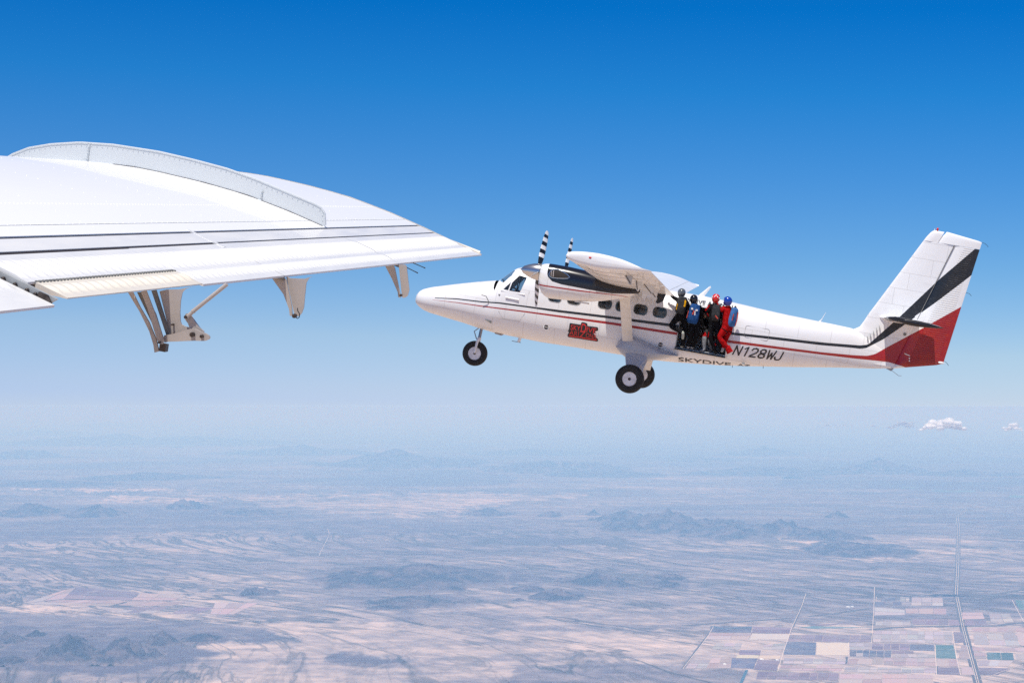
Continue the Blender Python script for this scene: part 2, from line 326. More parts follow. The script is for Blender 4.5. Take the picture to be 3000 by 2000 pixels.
# ------------------------------------------------------------------ farm fields and roads on the desert floor
SLATE, MAUVE, PINK, CREAM, TEAL, DGREEN, TAN, LAV = (0.08, 0.08, 0.13), (0.17, 0.12, 0.165), (0.34, 0.25, 0.26), (0.60, 0.50, 0.45), (0.06, 0.13, 0.15), (0.03, 0.08, 0.09), (0.56, 0.45, 0.33), (0.34, 0.295, 0.32)
FIELDS = [ # quad in close-up coordinates, colour, columns, rows, path colour share
    ([(2095, 610), (2275, 614), (2283, 662), (2100, 660)], DGREEN, 2, 1), ([(1740, 558), (1865, 560), (1885, 652), (1745, 650)], TEAL, 1, 2),
    ([(2290, 250), (2400, 250), (2420, 320), (2320, 318)], TEAL, 3, 1), ([(190, 430), (480, 432), (470, 474), (190, 470)], SLATE, 1, 2), ([(486, 434), (755, 440), (745, 481), (476, 476)], MAUVE, 1, 2),
    ([(185, 478), (475, 478), (450, 525), (160, 520)], PINK, 2, 2), ([(480, 480), (740, 487), (725, 522), (456, 524)], CREAM, 1, 1), ([(800, 436), (900, 430), (1310, 440), (1300, 451), (900, 447)], TEAL, 1, 1),
    ([(870, 424), (1120, 408), (1312, 408), (1312, 438), (880, 430)], MAUVE, 2, 2), ([(740, 490), (1300, 492), (1295, 540), (725, 534)], MAUVE, 7, 2), ([(710, 536), (920, 541), (915, 628), (695, 625)], SLATE, 1, 2),
    ([(926, 543), (1145, 546), (1140, 632), (920, 627)], CREAM, 1, 1), ([(1150, 593), (1440, 597), (1435, 642), (1148, 637)], SLATE, 6, 2), ([(1305, 549), (1560, 552), (1562, 596), (1303, 590)], MAUVE, 4, 2),
    ([(1565, 555), (1730, 557), (1735, 600), (1565, 596)], SLATE, 1, 1), ([(1442, 600), (1590, 602), (1592, 620), (1441, 618)], MAUVE, 2, 1), ([(1385, 648), (1745, 653), (1750, 705), (1385, 697)], PINK, 5, 2),
    ([(1755, 657), (1895, 661), (1905, 708), (1750, 706)], PINK, 2, 1), ([(1757, 713), (1905, 715), (1915, 765), (1760, 761)], MAUVE, 1, 1), ([(1315, 462), (1855, 468), (1860, 548), (1310, 538)], LAV, 9, 3),
    ([(1866, 470), (1925, 472), (1945, 540), (1867, 548)], MAUVE, 1, 3), ([(520, 744), (1075, 753), (1070, 802), (505, 795)], MAUVE, 8, 2), ([(340, 651), (515, 654), (487, 722), (330, 718)], SLATE, 1, 1),
    ([(520, 661), (670, 667), (645, 735), (490, 728)], MAUVE, 1, 2), ([(202, 650), (340, 651), (325, 720), (165, 722)], PINK, 2, 2), ([(375, 630), (525, 631), (520, 651), (368, 650)], TAN, 1, 1), ([(531, 631), (675, 633), (665, 656), (525, 653)], TAN, 1, 1),
    ([(1325, 302), (1530, 318), (1530, 353), (1320, 356)], LAV, 1, 2), ([(1535, 308), (1815, 309), (1816, 350), (1540, 342)], PINK, 3, 1), ([(1585, 381), (1830, 382), (1830, 422), (1580, 416)], MAUVE, 3, 1), ([(1836, 386), (1898, 386), (1912, 425), (1836, 424)], MAUVE, 1, 1),
    ([(1945, 388), (2085, 389), (2108, 428), (1940, 425)], MAUVE, 2, 1), ([(1925, 335), (2065, 336), (2080, 380), (1930, 384)], PINK, 1, 2), ([(2040, 715), (2270, 720), (2170, 765), (2045, 762)], MAUVE, 1, 2), ([(2000, 478), (2090, 479), (2115, 560), (2010, 556)], LAV, 1, 1),
    ([(2100, 480), (2195, 481), (2225, 563), (2122, 560)], LAV, 1, 2), ([(2200, 476), (2290, 477), (2325, 565), (2230, 563)], LAV, 1, 2), ([(2295, 478), (2420, 480), (2450, 566), (2332, 565)], PINK, 1, 1), ([(1330, 262), (1390, 264), (1390, 292), (1328, 292)], SLATE, 1, 1),
    ([(1370, 226), (1465, 226), (1465, 258), (1368, 258)], SLATE, 4, 2), ([(1450, 264), (1508, 264), (1508, 292), (1450, 292)], SLATE, 1, 1), ([(1500, 228), (1562, 232), (1562, 262), (1498, 258)], LAV, 2, 3), ([(1080, 760), (1370, 762), (1370, 830), (1075, 825)], PINK, 2, 2),
    ([(1375, 760), (1720, 765), (1730, 830), (1375, 830)], PINK, 2, 2), ([(60, 660), (190, 662), (160, 722), (20, 720)], LAV, 2, 3), ([(395, 592), (540, 596), (530, 626), (388, 624)], MAUVE, 1, 2), ([(1995, 575), (2352, 580), (2400, 605), (2000, 600)], PINK, 4, 1),
    ([(2290, 620), (2352, 622), (2370, 662), (2300, 662)], LAV, 1, 1), ([(2005, 612), (2088, 613), (2092, 655), (2010, 655)], PINK, 1, 2),
    ([(560, 560), (705, 545), (700, 590), (545, 592)], LAV, 2, 2), ([(1150, 655), (1378, 655), (1378, 692), (1130, 690)], PINK, 3, 1), ([(1920, 560), (1960, 560), (1985, 655), (1900, 655)], PINK, 1, 2), ([(1920, 712), (1990, 712), (2010, 765), (1925, 765)], PINK, 1, 1),
]
rnd = random.Random(5)
fv, ff, fc = [], [], []
def lerp2(q, u, v):
    a = [(1 - u) * q[0][k] + u * q[1][k] for k in (0, 1)]; b = [(1 - u) * q[3][k] + u * q[2][k] for k in (0, 1)]
    return [(1 - v) * a[k] + v * b[k] for k in (0, 1)]
def add_field(q, col, nc, nr, conv):
    if len(q) == 5: q = [q[0], q[1], q[2], q[4]]
    qq = conv(q); uc = sorted([0, 1] + [(i + rnd.uniform(-0.2, 0.2)) / nc for i in range(1, nc)]); vc = sorted([0, 1] + [(i + rnd.uniform(-0.2, 0.2)) / nr for i in range(1, nr)])
    for a in range(nc):
        for b in range(nr):
            gu, gv = 1.3 / abs(qq[1][0] - qq[0][0]), 0.55 / abs(qq[3][1] - qq[0][1])
            if rnd.random() < 0.06 and nc * nr > 3: c = LAV
            else: k = rnd.uniform(0.8, 1.3); c = tuple(x * k * rnd.uniform(0.93, 1.07) for x in col)
            s0 = len(fv)
            for u, v in ((uc[a] + gu * (a > 0), vc[b] + gv * (b > 0)), (uc[a + 1], vc[b] + gv * (b > 0)), (uc[a + 1], vc[b + 1]), (uc[a] + gu * (a > 0), vc[b + 1])):
                fv.append(tuple(G(*lerp2(qq, u, v), 3.0)))
            ff.append((s0, s0 + 1, s0 + 2, s0 + 3)); fc.append(c)
for f in FIELDS: add_field(*f, c6)
for q, c, a, b in [([(230, 545), (410, 548), (395, 590), (200, 588)], LAV, 3, 2), ([(700, 650), (1125, 655), (1120, 690), (690, 688)], LAV, 6, 2), ([(680, 700), (1110, 702), (1090, 738), (660, 735)], PINK, 5, 2), ([(1445, 622), (1735, 625), (1738, 645), (1443, 642)], LAV, 5, 1), ([(1330, 400), (1570, 402), (1572, 425), (1328, 425)], LAV, 4, 1),
                   ([(1120, 712), (1745, 716), (1750, 752), (1110, 745)], LAV, 8, 2), ([(1580, 232), (1790, 236), (1795, 290), (1575, 288)], LAV, 3, 2), ([(2000, 440), (2350, 440), (2360, 470), (1995, 468)], PINK, 6, 1), ([(2110, 345), (2250, 345), (2280, 400), (2125, 400)], LAV, 2, 2), ([(2040, 665), (2280, 668), (2240, 706), (2035, 702)], LAV, 3, 1), ([(1150, 546), (1300, 548), (1298, 588), (1150, 588)], LAV, 3, 2)]:
    add_field(q, c, a, b, c6)
for q, c, a, b in [([(350, 845), (640, 870), (600, 905), (290, 898)], MAUVE, 3, 3), ([(290, 860), (350, 847), (290, 898), (110, 918)], PINK, 2, 2), ([(650, 872), (860, 880), (800, 905), (600, 905)], PINK, 2, 2),
                   ([(610, 908), (860, 912), (780, 932), (540, 928)], PINK, 3, 1), ([(600, 936), (780, 936), (700, 966), (525, 960)], MAUVE, 3, 2), ([(850, 936), (985, 940), (900, 968), (790, 966)], MAUVE, 2, 2), ([(990, 915), (1185, 918), (1070, 970), (965, 968)], PINK, 3, 2),
                   ([(290, 902), (590, 908), (500, 932), (120, 922)], PINK, 4, 2)]:
    add_field(q, c, a, b, c4)
for q, c, a, b in [([(1930, 400), (2130, 402), (2130, 409), (1930, 407)], TEAL, 2, 1), ([(2290, 422), (2400, 424), (2400, 436), (2280, 432)], TEAL, 1, 1), ([(1790, 385), (1850, 386), (1850, 391), (1790, 390)], TEAL, 1, 1)]:
    add_field(q, c, a, b, c5)
me = bpy.data.meshes.new('farm_fields'); me.from_pydata(fv, [], ff)
ca = me.attributes.new('crop', 'FLOAT_COLOR', 'CORNER'); ca.data.foreach_set('color', [x for c in fc for _ in range(4) for x in (*c, 1)])
mf = mat('crop_rows', rough=1.0, spec=0.1); T = NT(mf); a = T.new('ShaderNodeAttribute'); a.attribute_name = 'crop'
tc = T.new('ShaderNodeTexCoord').outputs['Object']; mp = T.new('ShaderNodeMapping'); mp.inputs['Scale'].default_value = (0.001, 0.001, 0.001); T.l.new(tc, mp.inputs[0])
nz = T.noise(mp.outputs[0], 2.5, 6, 0.7)
T.l.new(T.mix(T.sstep(nz, 0.42, 0.72, 0.0, 0.35), a.outputs['Color'], (0.45, 0.37, 0.35)), T.b.inputs['Base Color'])
tag(link('fields', me, None, [mf]), 'patchwork of mauve and dark green farm fields on the desert floor', 'farmland', kind='structure')
def strip(mb, pts, w, h):
    P = [G(x, y, h) for x, y in pts]; L, Rr = [], []
    for i, p in enumerate(P):
        d = (P[min(i + 1, len(P) - 1)] - P[max(i - 1, 0)]); d.z = 0; d.normalize(); nn = Vector((-d.y, d.x, 0))
        L.append(p + nn * w / 2); Rr.append(p - nn * w / 2)
    mb.add(L + Rr, [(i, i + 1, len(P) + i + 1, len(P) + i) for i in range(len(P) - 1)])
m_dark = mat('dark_verge_scrub', (0.085, 0.08, 0.10), 1.0, spec=0.1); m_pale = mat('pale_dirt_road', (0.68, 0.56, 0.5), 1.0, spec=0.1); m_water = mat('canal_water', (0.03, 0.09, 0.13), 0.4)
hw = c5([(2140, 450), (2045, 520), (2052, 575), (2050, 600)]) + c6([(1896, 0), (1886, 210), (1905, 300), (1932, 440), (1975, 600), (2035, 823), (2060, 900)])
b = MB(); strip(b, hw, 130, 2.0); tag(b.build('verge', m_dark, None, 0), 'dark scrub verge along the highway crossing the plain', 'verge', kind='structure')
b = MB()
for off in (-26, 26):
    strip(b, [(x + off / 9.0, y) for x, y in hw], 8, 4.0)
tag(b.build('road', m_pale, None, 0), 'straight divided highway crossing the desert at the right', 'road', kind='structure')
b = MB()
for line in [c6([(0, 428), (215, 412), (740, 376)]), c6([(862, 363), (1040, 345), (1285, 308)]), c6([(1905, 245), (2100, 222), (2420, 165)])]: strip(b, line, 150, 2.0)
for line in [c6([(1310, 455), (1450, 440), (1600, 434), (1930, 430), (2180, 428), (2260, 412), (2420, 404)]), c5([(0, 458), (700, 463), (1350, 476), (2400, 492)])]: strip(b, line, 170, 2.0)
for line in [c6([(758, 440), (825, 280), (850, 205)]), c6([(1325, 290), (1329, 160)]), c6([(220, 425), (185, 480), (120, 560), (0, 722)]), c6([(1128, 690), (1130, 640)]), c6([(1750, 760), (1752, 706)]), c6([(1303, 540), (1303, 480)])]: strip(b, line, 38, 2.0)
tag(b.build('wash', m_dark, None, 0), 'dark dry washes and canal banks lined with scrub across the plain', 'wash', kind='structure')
b = MB()
for line in [c6([(850, 205), (823, 285), (748, 450), (690, 620), (655, 740)]), c6([(1322, 160), (1318, 300), (1302, 545)]), c6([(215, 428), (180, 490), (120, 570), (0, 724)]), c6([(1322, 298), (1600, 299), (1820, 306)]), c6([(700, 632), (1130, 640)]),
             c6([(1860, 465), (1890, 660), (1915, 765)]), c6([(0, 722), (440, 735), (1080, 748), (1500, 758)]), c6([(2270, 250), (2350, 400)]), c6([(2045, 800), (2180, 750), (2352, 690)]), c6([(1910, 243), (1780, 262), (1600, 290)]), c6([(1740, 560), (1750, 765)]), c6([(1335, 228), (1330, 262)]),
             c4([(1505, 577), (1513, 600), (1500, 630), (1465, 700)]), c6([(1300, 545), (1730, 556)]), c6([(1145, 540), (1148, 640)])]: strip(b, line, 9, 4.5)
tag(b.build('path', m_pale, None, 0), 'thin pale dirt roads between the fields', 'dirt road', kind='structure')
b = MB(); strip(b, c6([(441, 732), (420, 780), (398, 830)]), 45, 5.0); strip(b, c6([(205, 432), (280, 447), (470, 440)]), 60, 5.0)
tag(b.build('canal', m_water, None, 0), 'narrow blue irrigation canal beside the mauve fields', 'canal', kind='structure')
# farm buildings: tiny white sheds
for i, (x, y, w, col_) in enumerate([(545, 662, 60, 'white'), (652, 666, 45, 'white'), (290, 695, 45, 'white'), (1140, 300, 80, 'white'), (1170, 299, 50, 'white')]):
    p = G(*c6([(x, y)])[0]); d = 40
    b = MB(); b.prism([(p.x - w / 2, -H - 1), (p.x + w / 2, -H - 1), (p.x + w / 2, -H + 12), (p.x, -H + 18), (p.x - w / 2, -H + 12)], p.y - d, p.y + d)
    lb = ['white farm shed between the two tan fields and the mauve one', 'small white farm shed at the corner of the tan field', 'white shed among pink fields left of the slate field', 'long white barn out on the open plain above the canal', 'smaller white barn beside the long one on the open plain'][i]
    tag(b.build('farm_shed', mat('white_shed_roof', (0.85, 0.85, 0.85), 0.6), None, 0), lb, 'shed', 'white sheds on the farmland')
# ------------------------------------------------------------------ clouds
def cloud_mat(name, alpha, col=(0.95, 0.95, 0.96)):
    mc = mat(name, col, 1.0, spec=0.0); T = NT(mc)
    tr = T.new('ShaderNodeBsdfTransparent'); ms = T.new('ShaderNodeMixShader'); m2 = T.new('ShaderNodeMixShader'); tl = T.new('ShaderNodeBsdfTranslucent'); lw = T.new('ShaderNodeLayerWeight'); lw.inputs[0].default_value = 0.5
    tl.inputs[0].default_value = (*col, 1); m2.inputs[0].default_value = 0.45; T.l.new(T.b.outputs[0], m2.inputs[1]); T.l.new(tl.outputs[0], m2.inputs[2])
    tc = T.new('ShaderNodeTexCoord').outputs['Object']; mp = T.new('ShaderNodeMapping'); mp.inputs['Scale'].default_value = (0.001,) * 3; T.l.new(tc, mp.inputs[0])
    fa = T.math('MULTIPLY', T.sstep(T.noise(mp.outputs[0], 5.0, 5, 0.65), 0.3, 0.62, 0.35 * alpha, alpha), T.sstep(lw.outputs['Facing'], 0.25, 1.0, 1.0, 0.0))
    T.l.new(fa, ms.inputs[0]); T.l.new(tr.outputs[0], ms.inputs[1]); T.l.new(m2.outputs[0], ms.inputs[2]); T.l.new(ms.outputs[0], T.n['Material Output'].inputs['Surface']); return mc
CM = {1.0: cloud_mat('bright_cloud', 0.95), 0.5: cloud_mat('thin_cloud', 0.30, (0.6, 0.62, 0.7))}
CD = 38000.0
def cloud(x0, x1, yb, yt, n, seed, label, thin=1.0, kind=1.0):
    r = random.Random(seed); V = []; Fc = []; b = MB(); k = CD / F3
    for i in range(n):
        u = (i + r.random()) / n; px = x0 + (x1 - x0) * u; env = (1 - abs(2 * u - 1) ** 2.5) * r.uniform(0.45, 1)
        rad = max((yb - yt) * 0.30 * (0.35 + env) * k, 12); py = yb - rad / k * 0.7 - (yb - yt) * env * r.uniform(0.0, 0.65)
        c = Vector(((px - 1500) * k, CD + r.uniform(-1, 1) * 200, -(py - 1190) * k)); q = MB(); q.ball(tuple(c), rad, 9, 0, (1.5, 1.3, 0.85 * thin))
        a_ = rad * 0.35; fl = -(yb - 1190) * k
        b.add([(p[0] + a_ * mnoise.noise(Vector(p) / (rad * 0.8)), p[1], max(fl, p[2] + a_ * mnoise.noise(Vector(p) / (rad * 0.6) + Vector((5, 1, 7))))) for p in q.v], q.f)
    o = b.build('cloud', CM[kind], None, 180); return tag(o, label, 'cloud', kind='stuff')
cloud(2695, 2830, 1262, 1228, 24, 3, 'largest bright white cumulus cloud low over the horizon')
cloud(2938, 2990, 1262, 1238, 9, 4, 'small bright cloud at the far right edge over the horizon')
cloud(2600, 2685, 1258, 1232, 12, 6, 'ragged grey white cloud left of the largest one', 0.8, 0.5)
cloud(2385, 2500, 1250, 1240, 14, 7, 'thin flat grey cloud sliver on its own over the horizon', 0.6, 0.5)
cloud(2530, 2575, 1252, 1238, 5, 8, 'faint wisp of cloud between the flat sliver and the ragged cloud', 0.5, 0.5)
# ------------------------------------------------------------------ haze
b = MB(); b.box(-470000, 470000, -470000, 572000, -H - 40, 9.0)
mz = bpy.data.materials.new('desert_haze'); mz.use_nodes = True; nt = mz.node_tree; nt.nodes.remove(nt.nodes['Principled BSDF'])
pv = nt.nodes.new('ShaderNodeVolumePrincipled'); pv.inputs['Color'].default_value = (0.31, 0.60, 1.0, 1); pv.inputs['Absorption Color'].default_value = (0.765, 0.726, 1.0, 1); pv.inputs['Density'].default_value = HAZE = 1.95e-5; pv.inputs['Anisotropy'].default_value = -0.15
nt.links.new(pv.outputs[0], nt.nodes['Material Output'].inputs['Volume'])
tag(b.build('haze', mz, None, 0), 'pale blue haze thickening towards the horizon', 'haze', kind='stuff')
# ------------------------------------------------------------------ paints shared by both aircraft
def white_paint(name, dirt=0.12, col=(0.80, 0.80, 0.79), streak=(1, 8, 8), bump=0.0, panels=None):
    m = mat(name, col, 0.32, spec=0.5, coat=0.25); T = NT(m)
    tc = T.new('ShaderNodeTexCoord').outputs['Object']
    mp = T.new('ShaderNodeMapping'); mp.inputs['Scale'].default_value = streak; T.l.new(tc, mp.inputs[0])
    n1 = T.noise(mp.outputs[0], 1.4, 6, 0.7); n2 = T.noise(tc, 0.9, 3)
    f = T.math('MULTIPLY', T.sstep(n1, 0.42, 0.78), T.sstep(n2, 0.3, 0.7, 0.3, 1.0))
    c = T.mix(T.math('MULTIPLY', f, dirt * 3), col, tuple(x * y for x, y in zip(col, (0.62, 0.58, 0.52))))
    if panels:
        br = T.new('ShaderNodeTexBrick'); pm = T.new('ShaderNodeCombineXYZ'); s = T.new('ShaderNodeSeparateXYZ'); T.l.new(tc, s.inputs[0])
        T.l.new(s.outputs[0], pm.inputs[0]); T.l.new(s.outputs[2], pm.inputs[1]); T.l.new(pm.outputs[0], br.inputs['Vector'])
        br.inputs['Scale'].default_value = 1.0; br.inputs['Brick Width'].default_value = panels[0]; br.inputs['Row Height'].default_value = panels[1]
        br.inputs['Mortar Size'].default_value = 0.007; br.inputs['Mortar Smooth'].default_value = 0.3; br.offset = 0.37
        br.inputs['Color1'].default_value = (1, 1, 1, 1); br.inputs['Color2'].default_value = (0.975, 0.975, 0.98, 1); br.inputs['Mortar'].default_value = (0.72, 0.71, 0.70, 1)
        c = T.mix(1.0, c, br.outputs['Color'], 'MULTIPLY')
    if bump:
        bn = T.new('ShaderNodeBump'); bn.inputs['Strength'].default_value = bump; bn.inputs['Distance'].default_value = 0.02
        T.l.new(T.noise(mp.outputs[0], 0.8, 3), bn.inputs['Height']); T.l.new(bn.outputs[0], T.b.inputs['Normal'])
    T.l.new(c, T.b.inputs['Base Color'])
    q = T.sstep(n1, 0.3, 0.8, 0.26, 0.5); T.l.new(q, T.b.inputs['Roughness'])
    return m
M_white = white_paint('white_wing_paint', 0.012, (0.90, 0.895, 0.88), (5, 0.8, 4), 0.25)
for l_ in list(M_white.node_tree.links):
    if l_.to_socket.name == 'Roughness': M_white.node_tree.links.remove(l_)
M_white2 = white_paint('white_flap_paint', 0.07, (0.76, 0.755, 0.745), (6, 1.5, 4), 0.1)
M_cream = white_paint('soiled_cream_paint', 0.2, (0.78, 0.72, 0.62), (3, 3, 3))
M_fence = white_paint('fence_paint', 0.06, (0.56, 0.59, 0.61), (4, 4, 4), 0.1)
M_shade_seal = mat('slot_shade_and_sealant', (0.018, 0.014, 0.018), 0.8)  # slot shade put into a near black colour; also the fence sealant
M_prim = mat('grey_primer', (0.36, 0.38, 0.39), 0.5, noise=0.3, nscale=12)
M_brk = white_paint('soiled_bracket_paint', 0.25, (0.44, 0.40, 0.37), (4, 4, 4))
M_brkd = mat('dark_grey_steel', (0.20, 0.20, 0.19), 0.55, noise=0.25)  # one dark grey for hinges, seams and small fittings
M_steel = mat('dark_bolt_steel', (0.10, 0.08, 0.07), 0.4, metal=0.7, noise=0.5, nscale=60)
M_black = mat('black_rubber', (0.012, 0.012, 0.013), 0.5)
# ------------------------------------------------------------------ near wing of the aircraft the picture is taken from
s_c = np.array([1082.0, -379.0, 5430.0]); s_c /= np.linalg.norm(s_c)
a_c = np.array([0.97271, 0.17598, -0.1512]); a_c -= (a_c @ s_c) * s_c; a_c /= np.linalg.norm(a_c)
u_c = np.cross(a_c, s_c)
W3 = np.array([[1, 0, 0], [0, SP, CP], [0, -CP, SP]])
O_c = np.array([(1228 - 1500) / 5430 * 10, (660 - 1000) / 5430 * 10, 10.0])
Rw = np.c_[W3 @ a_c, W3 @ s_c, W3 @ u_c]; Ow = W3 @ O_c
MW = Matrix([[*Rw[i], Ow[i]] for i in range(3)] + [[0, 0, 0, 1]])
wing = empty('aircraft_wing', None, MW)
tag(wing, 'huge white wing in close view entering from the left with hinge brackets hanging below', 'wing')
SX = [-1.65, -1.635, -1.60, -1.54, -1.467, -1.33, -1.16, -0.95, -0.83, -0.6, -0.394, -0.18, 0.0, 0.08, 0.365]
SZ = [-0.045, 0.0, 0.035, 0.062, 0.078, 0.096, 0.112, 0.122, 0.119, 0.106, 0.084, 0.043, 0.0, -0.022, -0.097]
LX = [-1.65, -1.635, -1.60, -1.5, -1.3, -1.1, -0.86, -0.6, -0.26, 0.0, 0.12, 0.365]
LZ = [-0.045, -0.085, -0.110, -0.150, -0.185, -0.205, -0.214, -0.200, -0.162, -0.138, -0.128, -0.106]
top = lambda x: float(np.interp(x, SX, SZ)); low = lambda x: float(np.interp(x, LX, LZ))
INB = -8.6
def wing_loop(x0, x1, dz=0.0, y=0.0, n=26, shrink=0.0):
    xs = [x0 + (x1 - x0) * (0.5 - 0.5 * math.cos(math.pi * i / n)) for i in range(n + 1)]
    up = [(x, y, top(x) + dz) for x in xs]; dn = [(x, y, low(x) + dz) for x in reversed(xs)]
    if abs(xs[0] + 1.65) < 1e-6: dn = dn[:-1]
    return up + dn
b = MB(); ys = list(np.linspace(INB, -0.02, 40))
b.loft([wing_loop(-1.65, -0.005, y=y) for y in ys]); 
# dark strip inside the slots, its colour standing in for their shade
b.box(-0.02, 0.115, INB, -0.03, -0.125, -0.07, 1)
b.build('wing_panel', [M_white, M_shade_seal], wing, 40)
b = MB(); b.loft([wing_loop(-1.65, 0.365, y=y, dz=0.003) for y in (-0.012, 0.0)])
b.loft([[(x, y, z * (1 - 0.25 * k) - 0.012 * k) for x, _, z in wing_loop(-1.65, 0.35)] for y, k in ((0.0, 0.0), (0.02, 0.35), (0.03, 1.0))])
b.build('wing_tip_cap', [M_cream], wing, 40)
def slab(x0, x1, y0, y1, th=0.02, dz=0.0, bead=None, ny=2, nx=8, mi=0, b=None):
    b = b or MB(); xs = np.linspace(x0, x1, nx + 1); yy = np.linspace(y0, y1, ny + 1)
    def Z(x, y):
        z = top(x) + dz
        if bead:
            for (xa, xb) in bead:
                k = min(1.0, max(0, (x - xa) / 0.02)) * min(1.0, max(0, (xb - x) / 0.02)) if xa < x < xb else 0
                if k > 0: z += 0.0075 * k * max(0.0, math.cos(math.pi * 2 * y / 0.056)) ** 1.5
        return z
    rings = []
    n = len(xs)
    V = [(x, y, Z(x, y)) for y in yy for x in xs] + [(x, y, top(x) + dz - th * (1.15 - (x - x0) / (x1 - x0))) for y in yy for x in xs]
    Fc = []; K = n * len(yy)
    for j in range(len(yy) - 1):
        for i in range(n - 1):
            q = (j * n + i, j * n + i + 1, (j + 1) * n + i + 1, (j + 1) * n + i); Fc.append(q); Fc.append(tuple(K + v for v in reversed(q)))
        for i in (0, n - 1): a, c = j * n + i, (j + 1) * n + i; Fc.append((a, c, c + K, a + K))
    for j in (0, len(yy) - 1):
        for i in range(n - 1): a, c = j * n + i, j * n + i + 1; Fc.append((a, c, c + K, a + K))
    b.add(V, Fc, mi); return b
# slat strip between the two slots, in two lengths with a bracket between
slab(0.010, 0.086, -8.6, -3.372, 0.03, ny=4).build('vane_strip', [M_white2], wing, 30)
slab(0.010, 0.086, -3.352, -0.02, 0.03, ny=4).build('vane_strip', [M_white2], wing, 30)
b = MB(); b.prism([(-0.006, -0.06), (0.0105, -0.06), (0.0105, -0.0075), (-0.006, -0.0025)], INB, -0.03); b.build('slot_shade_strip', M_shade_seal, wing, 0)  # nearly flush dark strip standing in for shade in the front slot
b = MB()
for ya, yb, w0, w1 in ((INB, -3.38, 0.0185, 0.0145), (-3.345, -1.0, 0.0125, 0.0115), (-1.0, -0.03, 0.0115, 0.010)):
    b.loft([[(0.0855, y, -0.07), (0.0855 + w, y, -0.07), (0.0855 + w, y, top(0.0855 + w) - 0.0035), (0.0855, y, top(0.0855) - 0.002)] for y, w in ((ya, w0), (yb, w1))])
b.build('slot_shade_strip', M_shade_seal, wing, 0)  # dark strip painted as the shade of the rear slot
b = MB(); b.prism([(-0.02, top(-0.02) + 0.001), (0.13, top(0.13) + 0.002), (0.13, -0.08), (-0.02, -0.05)], -3.375, -3.349); b.build('slot_bracket', [M_white2], wing)
# outboard flap panels with pressed beads
BD = [(0.135, 0.255), (0.272, 0.335)]
def panel(y0, y1, name):
    n = int(abs(y1 - y0) / 0.056 * 8); return slab(0.0965, 0.365, y0, y1, 0.045, bead=BD, ny=n, nx=26).build(name, [M_white2], wing, 60)
panel(-1.735, -0.02, 'flap_panel'); panel(-3.352, -1.742, 'flap_panel')
# third panel carries a trim tab cut out of its trailing edge
yA, yT0, yT1, yB = -5.20, -5.17, -4.17, -3.360
n = int((yB - yT1) / 0.056 * 8); o = slab(0.101, 0.365, yT1, yB, 0.045, bead=BD, ny=n, nx=26)
n = int((yT1 - yA) / 0.056 * 8); slab(0.104, 0.262, yA, yT1 - 0.001, 0.045, bead=[(0.135, 0.245)], ny=n, nx=16, b=o)
o.build('flap_panel', [M_white2], wing, 60)
o = slab(0.270, 0.365, yT0 + 0.0, yT1 - 0.008, 0.022, dz=0.002, bead=[(0.285, 0.345)], ny=int(1 / 0.056 * 8), nx=12).build('trim_tab', [M_cream], wing, 60); tag(o, 'soiled cream trim tab')
b = MB(); 
for k in range(46):
    y = yT1 - 0.02 - k * 0.0213; b.box(0.259, 0.274, y - 0.006, y + 0.006, top(0.266) - 0.012, top(0.266) + 0.0035)
b.build('piano_hinge', [M_brkd], wing)
# end rib of the panel and the lower inboard flap beside it
b = MB(); b.prism([(0.11, top(0.11) - 0.004), (0.355, top(0.355) - 0.004), (0.33, top(0.33) - 0.03), (0.11, top(0.11) - 0.06)], yA - 0.012, yA - 0.001)
b.build('end_rib', [M_prim], wing)
b = MB()
for x in (0.20, 0.235, 0.27, 0.295): b.ball((x, yA - 0.016, top(x) - 0.018), 0.0065, 5)
b.prism([(0.305, top(0.305) - 0.006), (0.33, top(0.33) - 0.004), (0.345, top(0.345) - 0.02), (0.30, top(0.30) - 0.035)], yA - 0.02, yA - 0.013)
b.build('bolt', [M_steel], wing)
slab(0.107, 0.355, -8.6, -5.222, 0.045, dz=-0.019, bead=[(0.135, 0.25)], ny=480, nx=18).build('inboard_flap', [M_white2], wing, 60)
# rivet rows on the skin
b = MB()
def rivet(x, y, z, r=0.0025):
    k = 5; b.loft([[(x + r * math.cos(2 * math.pi * i / k), y + r * math.sin(2 * math.pi * i / k), z - 0.0004) for i in range(k)], [(x + 0.5 * r * math.cos(2 * math.pi * i / k), y + 0.5 * r * math.sin(2 * math.pi * i / k), z + r * 0.55) for i in range(k)]])
for xr, st in ((-0.258, 0.028), (-0.085, 0.05)):
    y = -6.6
    while y < -0.05: rivet(xr, y, top(xr)); y += st
for yr in (-0.55, -1.05, -2.3, -2.9, -3.5, -4.1, -4.7, -5.3):
    x = -1.5
    while x < -0.05: rivet(x, yr, top(x), 0.0018); x += 0.045
b.build('rivet', [M_white], wing, 0)['kind'] = 'stuff'
b = MB(); b.box(-0.0815, -0.0785, INB, -0.02, top(-0.08) - 0.002, top(-0.08) + 0.0008); b.build('skin_seam', [M_prim], wing, 0)
